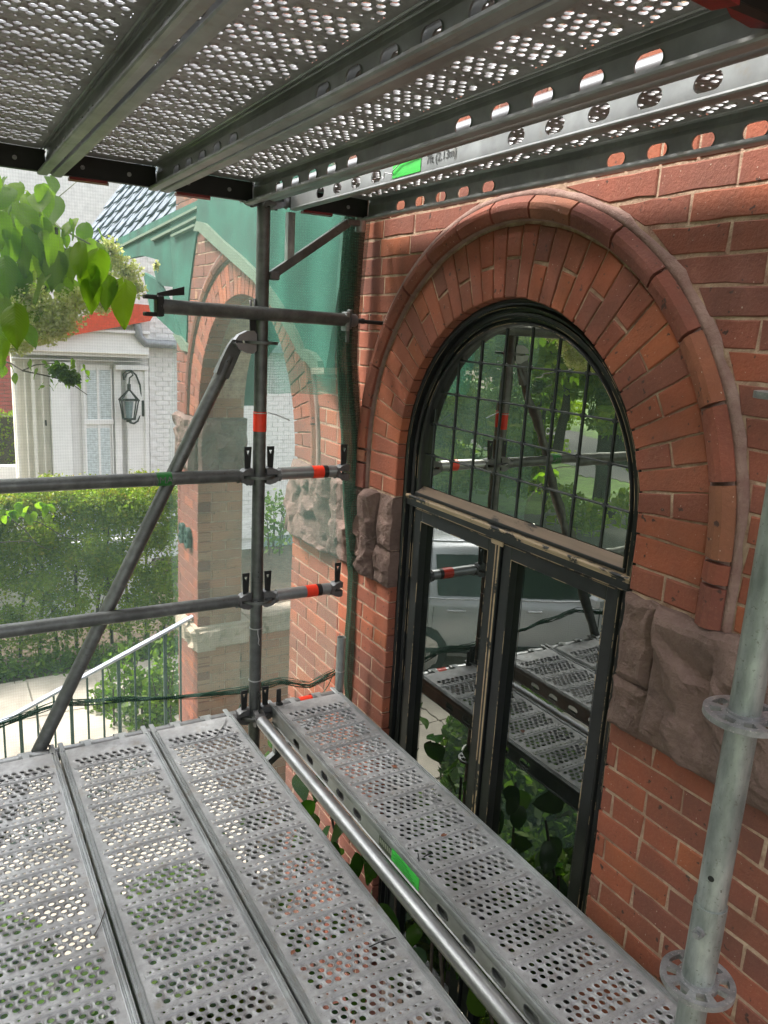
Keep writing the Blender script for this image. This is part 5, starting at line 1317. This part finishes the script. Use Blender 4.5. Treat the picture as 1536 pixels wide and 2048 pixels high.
# ================================================================ WHITE HOUSE NEXT DOOR
HY = 11.0
nh = thing('white_house', 'white painted brick house with a columned portico beyond the hedge', 'house', (2, HY, GZ))
wx0 = ony(HY, 300, 800)[0]; wx1 = ony(HY, 28, 800)[0]
g0, g1 = ony(HY, 524, 1075), ony(HY, 588, 1155)
mb = MB(); mb.box(wx0, 12, HY+.03, HY+.4, GZ, g1[2]-.02); mb.box(wx0, g0[0], HY+.03, HY+.4, g1[2]-.02, g0[2]); mb.box(g0[0]+1.3, 12, HY+.03, HY+.4, g1[2]-.02, g0[2]); mb.box(wx0, 12, HY+.03, HY+.4, g0[2], 4.2)
part('wall', mb, M['white_brick'], nh)
mb = MB(); ch = .083; zt = 3.0; r_ = random.Random(5)
z = g0[2]+.36; k = 0
while z < 2.9:
    x = wx0+(.11 if k % 2 else 0)
    while x < 6.2: mb.box(x, x+.222, HY+.012+r_.uniform(0, .005), HY+.04, z, z+ch-.011); x += .232
    z += ch; k += 1
part('painted_brick', mb, M['white_brick'], nh, kind='stuff')
mb = MB(); mb.box(wx0, 12, HY-.03, HY+.03, g0[2]+.02, g0[2]+.34); part('stone_band', mb, M['pale_house'], nh)
mb = MB(); mb.box(wx0, 12, HY-.05, HY+.03, g1[2]-.10, g1[2]-.02); part('sill', mb, M['white'], nh)
bw = part('glass_block_window', MB().box(g0[0], g0[0]+1.3, HY+.10, HY+.14, g1[2], g0[2]), M['white'], nh)
bs = (g1[0]-g0[0])/2.6
for i in range(6):
    for j in range(3):
        h_ = (g0[2]-g1[2])/3; mb = MB(); mb.bbox(g0[0]+i*bs+.01, g0[0]+(i+1)*bs-.01, HY+.07, HY+.11, g1[2]+j*h_+.01, g1[2]+(j+1)*h_-.01, .02); part('glass_block', mb, M['block_glass'], bw)
def fb(px0, px1, py0, py1, d0, d1, name, mat, parent=nh):
    a, b_ = ony(HY, px0, py0), ony(HY, px1, py1); mb = MB(); mb.bbox(min(a[0], b_[0]), max(a[0], b_[0]), HY-d1, HY-d0, min(a[2], b_[2]), max(a[2], b_[2]), .01); return part(name, mb, M[mat], parent)
# portico wall, entablature, pilasters
a0 = ony(HY, 95, 700); mb = MB(); mb.box(a0[0], wx0, HY+.05, HY+.3, GZ, 1.5); part('portico_wall', mb, M['white'], nh)
mb = MB(); mb.box(wx1, a0[0]+.01, HY+.05, HY+.3, GZ, 1.5); part('door_recess', mb, M['cream'], nh)
fb(20, 290, 655, 715, -.02, .30, 'entablature', 'white'); fb(35, 288, 700, 706, .30, .36, 'entablature_moulding', 'cream'); fb(20, 290, 655, 662, .30, .38, 'cornice', 'white')
fb(20, 290, 715, 722, -.02, .22, 'architrave', 'white')
for (a, b_) in ((30, 40), (46, 62), (66, 72), (82, 92)): fb(a, b_, 722, 1010, .0, .10, 'pilaster', 'cream')
fb(96, 146, 728, 1010, .0, .16, 'pilaster', 'white'); fb(226, 246, 735, 1010, .0, .07, 'casing', 'white'); fb(250, 290, 740, 1010, .0, .12, 'pilaster', 'white'); fb(284, 296, 740, 1010, .0, .16, 'corner_board', 'white')
fb(94, 148, 722, 732, .0, .2, 'capital', 'white'); fb(226, 292, 728, 740, .0, .18, 'capital', 'white')
fb(88, 92, 838, 850, .1, .13, 'door_handle', 'black')
# sash window with blinds
wi = fb(160, 226, 728, 1010, -.03, .03, 'window', 'white')
for (ya, yb) in ((740, 838), (856, 1000)):
    for (xa, xb) in ((172, 196), (199, 222)): fb(xa, xb, ya, yb, .03, .035, 'pane', 'blue_glass', wi)
    sl = MB(); a, b_ = ony(HY, 172, ya), ony(HY, 222, yb); zz_ = a[2]
    while zz_ > b_[2]: sl.box(a[0], b_[0], HY-.045, HY-.036, zz_-.026, zz_); zz_ -= .031
    part('blind', sl, M['blind'], wi)
fb(196, 199, 735, 1010, .03, .06, 'mullion', 'white', wi); fb(166, 226, 838, 848, .03, .07, 'meeting_rail', 'white', wi)
fb(168, 172, 735, 1005, .03, .06, 'sash_stile', 'white', wi); fb(222, 226, 735, 1005, .03, .06, 'sash_stile', 'white', wi)
# pediment with red flashing
def poly(pts, y, th, name, mat, parent):
    P = [ony(y, *p) for p in pts]; n = len(P); mb = MB()
    mb.add([tuple(p) for p in P]+[(p[0], p[1]+th, p[2]) for p in P], [tuple(range(n)), tuple(range(2*n-1, n-1, -1))]+[(k, (k+1) % n, n+(k+1) % n, n+k) for k in range(n)]); return part(name, mb, M[mat], parent)
poly([(24, 700), (300, 640), (300, 668), (20, 706)], HY-.2, .2, 'pediment', 'white', nh)
poly([(40, 690), (60, 678), (240, 605), (320, 612), (300, 642)], HY-.42, .22, 'red_flashing', 'red_roof', nh)
poly([(195, 658), (282, 642), (282, 652), (195, 668)], HY-.24, .04, 'dentil_band', 'cream', nh)
for k in range(7): fb(198+k*12, 204+k*12, 650-k*1.8, 660-k*1.8, .24, .30, 'dentil', 'white')
mb = MB(); mb.path([ony(HY-.35, 274, 648), ony(HY-.35, 278, 672), ony(HY-.3, 290, 686), ony(HY-.2, 350, 690)], .07, 10); part('downpipe', mb, M['grey_metal'], nh)
a, b_ = ony(HY, 285, 692), ony(HY, 352, 692); mb = MB(); mb.box(a[0], 7, HY-.22, HY+.05, a[2]-.02, a[2]+.12); part('gutter', mb, M['grey_metal'], nh)
mb = MB(); mb.box(-1.0, 12, HY+.05, HY+.3, 1.35, 4.2); part('upper_wall', mb, M['white_brick'], nh)
# lantern
ln = thing('wall_lantern', 'wrought iron lantern on a curled bracket on the white house', 'lantern', tuple(ony(HY-.2, 258, 800)))
def L_(px, py, d=.28): return ony(HY-d, px, py)
sc = HY/1534.
mb = MB()
c = L_(258, 808)
for (z0_, z1_, w0, w1) in ((800, 838, 17, 11),):
    for sx in (-1, 1):
        for dy in (-.08, .08):
            a, b_ = L_(258+sx*w0, z0_), L_(258+sx*w1, z1_); a[1] += dy; b_[1] += dy*.6; mb.tube(a, b_, .012, 6)
for (py, w, dy) in ((800, 18, .09), (838, 11, .055)):
    q = [L_(258+sx*w, py)+np.array([0, s2*dy, 0]) for sx, s2 in ((-1, -1), (1, -1), (1, 1), (-1, 1))]
    for i in range(4): mb.tube(q[i], q[(i+1) % 4], .013, 6)
top = L_(258, 778)
for i in range(4): mb.tube([L_(258+sx*18, 800)+np.array([0, s2*.09, 0]) for sx, s2 in ((-1, -1), (1, -1), (1, 1), (-1, 1))][i], top, .013, 6)
mb.tube(L_(258, 782), L_(258, 768), .03, 8); mb.tube(L_(258, 838), L_(258, 844), .045, 8); part('cage', mb, M['copper'], ln)
mb = MB(); mb.tube(L_(258, 803), L_(258, 836), .075, 8, r2=.05); part('glass_panes', mb, M['blue_glass'], ln)
mb = MB(); mb.tube(L_(258, 812), L_(258, 830), .022, 8); part('candle_tube', mb, M['blind'], ln)
mb = MB(); pts = [L_(258, 768), L_(259, 756), L_(266, 750), L_(262, 744), L_(254, 747), L_(250, 755)]; mb.path(pts, .014, 7)
mb.path([L_(248, 760), L_(246, 748), L_(252, 742), L_(262, 741), L_(272, 750, .2), L_(280, 770, .12), L_(283, 800, .1), L_(281, 828, .1), L_(276, 842, .15), L_(268, 847, .2), L_(260, 845)], .016, 8); part('scroll_bracket', mb, M['copper'], ln)
mb = MB(); a, b_ = L_(281, 800, .05), L_(287, 832, .05); mb.bbox(a[0], b_[0], HY-.13, HY-.05, b_[2], a[2], .01); part('back_plate', mb, M['copper'], ln)
# red brick house, its hedge and the pale building far left
rb = thing('red_house', 'red brick house corner at the far left behind the portico', 'house', (-.3, 17, GZ))
mb = MB(); a = ony(17, 36, 800); mb.box(-6, a[0], 17, 17.4, GZ, 2.2); part('wall', mb, M['fillet'], rb)
M['far_brick'] = plain('far_red_brick', (.36, .10, .09), .85, 0, 6, .2, .3)
mb = MB(); z = ony(17, 0, 825)[2]; k = 0
while z < 1.4:
    x = -1.4+(.13 if k % 2 else 0)
    while x < a[0]-.05: mb.box(x, min(a[0], x+.235), 16.985, 17.01, z, z+.07); x += .25
    z += .088; k += 1
part('brickwork', mb, M['far_brick'], rb, kind='stuff')
lh = thing('clipped_hedge', 'small square clipped hedge at the left edge in front of the red house', 'hedge', (-.4, 14, GZ))
rng = np.random.default_rng(77); a, b_ = ony(14, 38, 822), ony(14, -60, 930)
P = np.c_[rng.uniform(b_[0]-1, a[0], 9000), rng.uniform(13.8, 14.3, 9000), rng.uniform(GZ, a[2], 9000)]; V, Fq = cards(P, .07, rng=rng); part('foliage', npmesh('foliage', V, Fq), M['hedge'], lh)
mb = MB(); mb.box(b_[0]-1, a[0]-.05, 13.9, 14.2, GZ, a[2]-.1); part('twig_core', mb, M['bark'], lh)
gw = MB(); a = ony(12.5, 40, 930); gw.box(-3, a[0], 12.4, 12.6, GZ, a[2]); solo('garden_wall', gw, M['white'], 'low white garden wall under the clipped hedge at the left edge', 'wall')
ph = thing('pale_tower_house', 'pale stone house corner with pilaster strips behind the top left leaves', 'house', (-1, 24, GZ))
xa, xb = ony(24, -60, 400)[0], ony(24, 150, 400)[0]
mb = MB(); mb.box(xa-4, xb, 24, 30, GZ, 9.5); part('wall', mb, M['pale_house'], ph)
for px in (48, 78, 110): 
    q = ony(24, px, 400)[0]; mb = MB(); mb.box(q, q+.22, 23.85, 24, GZ, 9.4); part('pilaster', mb, M['pale_house'], ph)

# ---------------------------------------------------------------- hedge behind the path
hg = thing('tall_hedge', 'tall dense green hedge with sunlight tinted into its top and bare stems along the path', 'hedge', (1, 7.4, GZ))
rng = np.random.default_rng(5)
HX0, HX1, HZ = -2.4, 1.65, -.60
def hsurf(n, kind):
    u = rng.uniform(HX0, HX1, n)
    if kind == 'front': v = GZ+.15+(HZ-GZ-.1)*rng.random(n)**.72; y = 7.0+.25*rng.random(n)+.16*np.sin(u*7+v*4)*np.sin(u*3.1-v*5)+.14*np.sin(v*9+u*3)*np.cos(u*11); P = np.c_[u, y, v]
    else: y = 6.95+1.1*rng.random(n); v = HZ+.03*np.sin(u*5)+.05*np.sin(y*7+u*11)+rng.normal(0, .035, n); P = np.c_[u, y, v]
    return P
# clumps with gaps
cl = hsurf(1900, 'front'); cl = cl[(np.sin(cl[:, 0]*5.1+np.cos(cl[:, 2]*6)*1.5)+np.sin(cl[:, 2]*7.3+cl[:, 0]*2) > -1.15) | (cl[:, 2] > -1.5)]
Pq = (cl[:, None, :]+rng.normal(0, 1, (len(cl), 46, 3))*np.array([.07, .05, .055])).reshape(-1, 3)
V, Fq = cards(Pq, .047, rng=rng); part('foliage', npmesh('foliage', V, Fq), M['hedge'], hg)
Pt_ = hsurf(26000, 'top'); V, Fq = cards(Pt_, .042, rng=rng); part('sun_tinted_top', npmesh('sun_tinted_top', V, Fq), M['hedge_top'], hg)  # top leaves carry the sunlight in their colour
Pf = hsurf(9000, 'front'); Pf = Pf[Pf[:, 2] > HZ-.35]; V, Fq = cards(Pf, .042, rng=rng); part('sun_tinted_top', npmesh('sun_tinted_top', V, Fq), M['hedge_top'], hg)
for k in range(18):
    x = HX0+.1+k*.225; mb = MB(); s_ = random.uniform(-.3, .3)
    mb.path([(x, 7.35, GZ), (x+s_*.3, 7.3, GZ+.6), (x+s_, 7.25, GZ+1.3), (x+s_*1.4, 7.2, HZ-.1)], .025, 7, lambda q: 1-.7*q)
    for m_ in range(3): mb.path([(x+s_*.2, 7.32, GZ+.4+m_*.3), (x+s_*.2+random.uniform(-.35, .35), 7.1, GZ+.9+m_*.3)], .010, 5, lambda q: 1-.7*q)
    part('stem', mb, M['bark'], hg)
sk = MB(); sk.box(-6, 1.7, 8.6, 8.7, GZ, GZ+1.1); solo('foundation_wall', sk, M['white'], 'pale low wall glimpsed through the bare hedge stems', 'wall')
rng = np.random.default_rng(9); P = np.c_[rng.uniform(-2.4, 1.6, 3000), rng.normal(6.75, .10, 3000), GZ+.05+.22*rng.random(3000)**2]
V, Fq = cards(P, .07, rng=rng); gc = npmesh('ground_cover', V, Fq); solo('ground_cover', gc, M['far_leaf'], 'low leafy ground cover along the foot of the hedge', 'ground cover', kind='stuff')

# ---------------------------------------------------------------- stair railing
rl = thing('stair_railing', 'dark iron stair railing with a highlight-coloured handrail sloping down from the porch pier', 'railing', (0, PY+.1, GZ))
RY = PY+.12
ra, rb_ = ony(RY, 388, 1232), ony(RY, 0, 1446); rd = (rb_-ra)/np.linalg.norm(rb_-ra); re_ = rb_+rd*.7
mb = MB(); sdv = np.array([0, 1., 0]); n_ = np.cross(rd, sdv)
V = [tuple(p+sdv*a_+n_*b_) for p in (ra, re_) for a_, b_ in ((-.022, -.010), (.022, -.010), (.022, .004), (.012, .012), (-.012, .012), (-.022, .004))]
mb.add(V, [tuple(range(6)), tuple(range(11, 5, -1))]+[(k, (k+1) % 6, 6+(k+1) % 6, 6+k) for k in range(6)]); part('handrail', mb, M['handrail'], rl)
for i, px in enumerate((361, 330, 298, 269, 236, 204, 172, 138, 103, 68, 33, -2, -37)):
    t_ = ony(RY, px, 1300)[0]; q = (t_-ra[0])/rd[0]; top = ra+rd*q; th = .011 if i % 3 == 1 else .0065
    mb = MB(); mb.box(t_-th, t_+th, RY-th, RY+th, max(GZ, top[2]-1.05), top[2]-.008); part('baluster', mb, M['iron'], rl)
q1 = ra-np.array([0, 0, .95]); q2 = re_-np.array([0, 0, .95]); mb = MB(); mb.tube(q1, q2, .012, 8); part('bottom_rail', mb, M['iron'], rl)
stp = thing('porch_steps', 'pale concrete porch steps beside the railing', 'steps', (0, PY-.4, GZ))
for k in range(6):
    x1_ = .5-k*.30; mb = MB(); mb.bbox(x1_-.31, x1_, .9, PY+.25, GZ, -1.55-k*.19, .01); part('step', mb, M['concrete'], stp)
rng = np.random.default_rng(21)
for i, (px, py, nn) in enumerate(((330, 1330, 700), (300, 1400, 600), (262, 1360, 350), (350, 1440, 500), (250, 1480, 350))):
    c = ony(4.6, px, py); shrub('%s leafy plant growing behind the stair railing' % ['tallest bright', 'broad', 'slender', 'low', 'smallest'][i], (c[0], 4.6+.2*i, (c[2]+GZ)/2+.1), (.24, .2, max(.25, (c[2]-GZ)/2+.2)), nn, 'far_leaf', 90+i, .075, 'plant', 'leafy_plant', 'plants behind the stair railing', 5)
shrub('small plant in front of the glass block window', (3.2, 7.4, -1.2), (.35, .2, .5), 350, 'far_leaf', 99, .09, 'plant', 'leafy_plant', None, 6)

# ================================================================ TREE BRANCHES WITH BIG LEAVES AND CREAM BLOSSOM
def leafmesh(name, seed, w=.42):
    r = random.Random(seed); prof = [(0, 0), (.06, .24), (.16, .40), (.30, .47), (.45, .46), (.60, .40), (.74, .30), (.87, .16), (.95, .06), (1.0, 0)]
    V = []; n = len(prof)
    for i, (t, h) in enumerate(prof):
        droop = -.28*t*t; wv = .03*math.sin(t*9+seed)
        V.append((t, 0, droop)); 
        for s_ in (-1, 1):
            V.append((t-.05*(1-t), s_*h*w*1.9*.55, droop+.05+wv*s_)); V.append((t-.10*(1-t)+r.uniform(-.01, .01), s_*h*w*1.9, droop+.05*s_*math.sin(t*7+seed)+.04))
    F = []
    for i in range(n-1):
        a, b_ = i*5, (i+1)*5
        F += [(a, b_, b_+1, a+1), (a+1, b_+1, b_+2, a+2), (a, a+3, b_+3, b_), (a+3, a+4, b_+4, b_+3)]
    mb = MB(); mb.add(V, F, True); me = mb.mesh(name); me.materials.append(M['leaf']); return me
LM = [leafmesh('leaf', s_) for s_ in range(5)]
br = thing('lilac_tree', 'flowering tree with broad green leaves and cream blossom reaching in at the left', 'tree', (-2.3, .35, GZ))
mb = MB(); mb.path([(-2.3, .35, GZ), (-2.27, .37, -1), (-2.15, .55, .4), (-1.8, .9, 1.3), (-1.5, 1.2, 1.9)], .06, 12, lambda q: 1-.6*q)
part('trunk', mb, M['bark'], br)
def bpath(pxs, y0, y1, r, mat='bark'):
    P = [tuple(ony(y0+(y1-y0)*i/(len(pxs)-1), *p)) for i, p in enumerate(pxs)]; mb = MB(); mb.path(P, r, 8, lambda q: 1-.6*q); part('branch', mb, M[mat], br)
bpath([(-260, 540), (-80, 546), (0, 548), (60, 556), (100, 560), (138, 540)], 1.2, .42, .010)
bpath([(-90, 400), (0, 414), (60, 424), (92, 428), (120, 456), (180, 488)], .9, .35, .008, 'bark_pale')
bpath([(112, 455), (117, 500), (119, 545), (130, 590), (148, 622)], .34, .30, .0055)
bpath([(120, 548), (90, 575), (75, 590), (74, 615)], .34, .34, .0045)
bpath([(119, 505), (134, 498), (150, 492)], .34, .32, .003)
bpath([(92, 428), (110, 400), (140, 375), (155, 362)], .40, .5, .0025, 'bark_pale')
bpath([(-200, 690), (-40, 708), (20, 726), (45, 741), (70, 730), (110, 726)], .8, .42, .0045)
bpath([(45, 741), (62, 745), (95, 752), (135, 762), (175, 790)], .5, .45, .0035)
bpath([(-120, 1010), (0, 1020), (35, 1035), (80, 1045), (130, 1075), (165, 1082)], .7, .42, .0035)
bpath([(0, 1022), (50, 1060), (75, 1090), (100, 1100)], .6, .45, .003); bpath([(0, 1085), (40, 1082), (75, 1085)], .6, .5, .0025)
nleaf = 0
def leaf(px, py, y, size, yaw, pitch, roll, k=None):
    global nleaf
    if nleaf >= 300: return
    p = ony(y, px, py); o = link('leaf', LM[(k if k is not None else nleaf) % 5], br); off = ORG[br.name]
    o.location = (p[0]-off[0], p[1]-off[1], p[2]-off[2]); o.rotation_euler = (roll, pitch, yaw); o.scale = (size*.92, size*.80, size*.92); nleaf += 1
R_ = random.Random(12)
# hand placed leaves: (px,py of the stalk end, depth, size); blade hangs downwards
for (px, py, y, s_, yaw, pit, ro) in [
    (160, 488, .075, .125, -.2, 1.15, .3), (196, 503, .07, .13, .1, 1.30, -.2), (176, 530, .075, .125, .3, 1.35, .3), (218, 556, .07, .12, -.4, 1.2, -.2),
    (248, 566, .05, .165, -.15, 1.15, .15), (180, 560, .075, .12, .5, 1.3, 0), (140, 500, .2, .12, 0, 1.2, .4), (118, 510, .22, .14, -.5, 1.1, -.3), (66, 455, .25, .12, .4, 1.0, .2),
    (40, 410, .3, .13, .8, .7, .3), (20, 380, .35, .13, -.4, .6, -.4), (78, 385, .3, .13, .2, .5, .3), (110, 400, .4, .14, -.1, .8, .1), (84, 440, .3, .12, .2, 1.2, .4), (52, 480, .3, .14, -.4, 1.2, .1),
    (20, 460, .3, .13, .7, 1.1, -.3), (0, 430, .3, .13, .2, 1.1, 0), (10, 520, .28, .15, .1, 1.2, .3), (46, 540, .3, .13, -.3, 1.1, -.3), (90, 500, .3, .14, .3, 1.2, .1), (128, 560, .3, .11, .2, 1.2, .2),
    (30, 615, .1, .15, .1, 1.1, .2), (8, 600, .2, .13, -.5, 1.0, -.3), (-4, 665, .12, .12, .2, 1.3, .2), (50, 650, .15, .09, 1.2, 1.0, .5), (150, 440, .4, .10, -.5, .6, 0), (100, 470, .18, .11, .6, 1.3, -.3), (68, 585, .3, .12, .2, 1.2, 0)]:
    leaf(px, py, y, s_, yaw-PI/2-.35, pit, ro)
for k in range(215):
    px = R_.uniform(-130, 200); py = R_.uniform(345, 610)
    if px > 110 and (py < 440 or R_.random() < .4): continue
    if px > 60 and py > 575: continue
    leaf(px, py, R_.uniform(.22, .75), R_.uniform(.07, .125), -PI/2+R_.uniform(-1.2, 1.0), R_.uniform(.5, 1.35), R_.uniform(-.7, .7))
for (px, py) in ((10, 735), (20, 730), (30, 748), (60, 720), (75, 738), (8, 720)): leaf(px, py, .42, .045, R_.uniform(-3, 3), 1.0, R_.uniform(-1, 1))
for k in range(22): leaf(-10+R_.uniform(0, 115), 1005+R_.uniform(0, 28), .5, .05, R_.uniform(-3, 3), R_.uniform(.3, 1.0), R_.uniform(-1, 1))
for k in range(26): leaf(R_.uniform(80, 180), R_.uniform(716, 775), .46, .028, R_.uniform(-3, 3), R_.uniform(0, 1.2), R_.uniform(-1, 1))
def panicle(px, py, y, rx, rz, n, seed, mat='flower', size=.011):
    rng = np.random.default_rng(seed); c = ony(y, px, py); P = shell(rng, n, c, (rx, rx*.7, rz), 1.0, 1.0); V, Fq = cards(P, size, aspect=.9, rng=rng)
    part('flower_cluster', npmesh('flower_cluster', V, Fq), M[mat], br)
    mb = MB()
    for k in range(12): q = P[(k*7) % len(P)]; mb.path([c-np.array([0, 0, rz*.5]), (c+q)/2+np.array([0, 0, .01]), q], .0012, 4)
    part('flower_stalk', mb, M['bark_pale'], br)
for i, (px, py, y, rx, rz, n) in enumerate([(220, 500, .3, .045, .05, 420), (250, 540, .3, .075, .05, 900), (268, 575, .32, .05, .04, 500), (312, 532, .3, .016, .02, 60), (60, 595, .3, .07, .06, 1100), (115, 625, .28, .11, .07, 2200), (150, 600, .3, .07, .05, 1200), (205, 600, .3, .045, .06, 700), (80, 665, .28, .10, .05, 1500), (30, 690, .3, .07, .04, 900), (120, 655, .26, .06, .04, 900), (235, 520, .32, .04, .04, 300), (140, 755, .45, .045, .03, 500), (118, 740, .45, .04, .03, 400)]):
    panicle(px, py, y, rx, rz, n, 200+i, 'flower' if i < 12 else 'far_leaf', .013 if i < 12 else .02)

# ---------------------------------------------------------------- creeper and shrubs under the deck
cr = thing('climbing_vine', 'glossy broad leaved creeper growing up under the deck against the wall', 'vine', (.1, -1.2, GZ))
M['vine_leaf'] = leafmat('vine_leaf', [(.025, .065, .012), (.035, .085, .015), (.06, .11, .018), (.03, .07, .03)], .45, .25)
VM = [leafmesh('leaf', s_+10, .42) for s_ in range(4)]
for me in VM: me.materials.clear(); me.materials.append(M['vine_leaf'])
off = ORG[cr.name]
rng = np.random.default_rng(31)
for k in range(285):
    x = rng.uniform(-.10, .36); y = rng.uniform(-1.9, .25); z = rng.uniform(-1.1, -.18)
    if k > 120: x = rng.uniform(-1.0, .40); z = rng.uniform(-2.3, -.45)
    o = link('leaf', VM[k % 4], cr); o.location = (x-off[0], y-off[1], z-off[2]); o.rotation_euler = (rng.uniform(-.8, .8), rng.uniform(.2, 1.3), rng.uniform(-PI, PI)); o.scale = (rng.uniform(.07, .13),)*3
mb = MB()
for k in range(16):
    x = rng.uniform(0, .4); y = -.3-k*.14; mb.path([(x, y, GZ), (x+.1*math.sin(k), y+.1, -1.9), (x+.12*math.cos(k), y-.1, -1.2), (x, y+.05, -.4)], .006, 5)
part('vine_stem', mb, M['bark'], cr)
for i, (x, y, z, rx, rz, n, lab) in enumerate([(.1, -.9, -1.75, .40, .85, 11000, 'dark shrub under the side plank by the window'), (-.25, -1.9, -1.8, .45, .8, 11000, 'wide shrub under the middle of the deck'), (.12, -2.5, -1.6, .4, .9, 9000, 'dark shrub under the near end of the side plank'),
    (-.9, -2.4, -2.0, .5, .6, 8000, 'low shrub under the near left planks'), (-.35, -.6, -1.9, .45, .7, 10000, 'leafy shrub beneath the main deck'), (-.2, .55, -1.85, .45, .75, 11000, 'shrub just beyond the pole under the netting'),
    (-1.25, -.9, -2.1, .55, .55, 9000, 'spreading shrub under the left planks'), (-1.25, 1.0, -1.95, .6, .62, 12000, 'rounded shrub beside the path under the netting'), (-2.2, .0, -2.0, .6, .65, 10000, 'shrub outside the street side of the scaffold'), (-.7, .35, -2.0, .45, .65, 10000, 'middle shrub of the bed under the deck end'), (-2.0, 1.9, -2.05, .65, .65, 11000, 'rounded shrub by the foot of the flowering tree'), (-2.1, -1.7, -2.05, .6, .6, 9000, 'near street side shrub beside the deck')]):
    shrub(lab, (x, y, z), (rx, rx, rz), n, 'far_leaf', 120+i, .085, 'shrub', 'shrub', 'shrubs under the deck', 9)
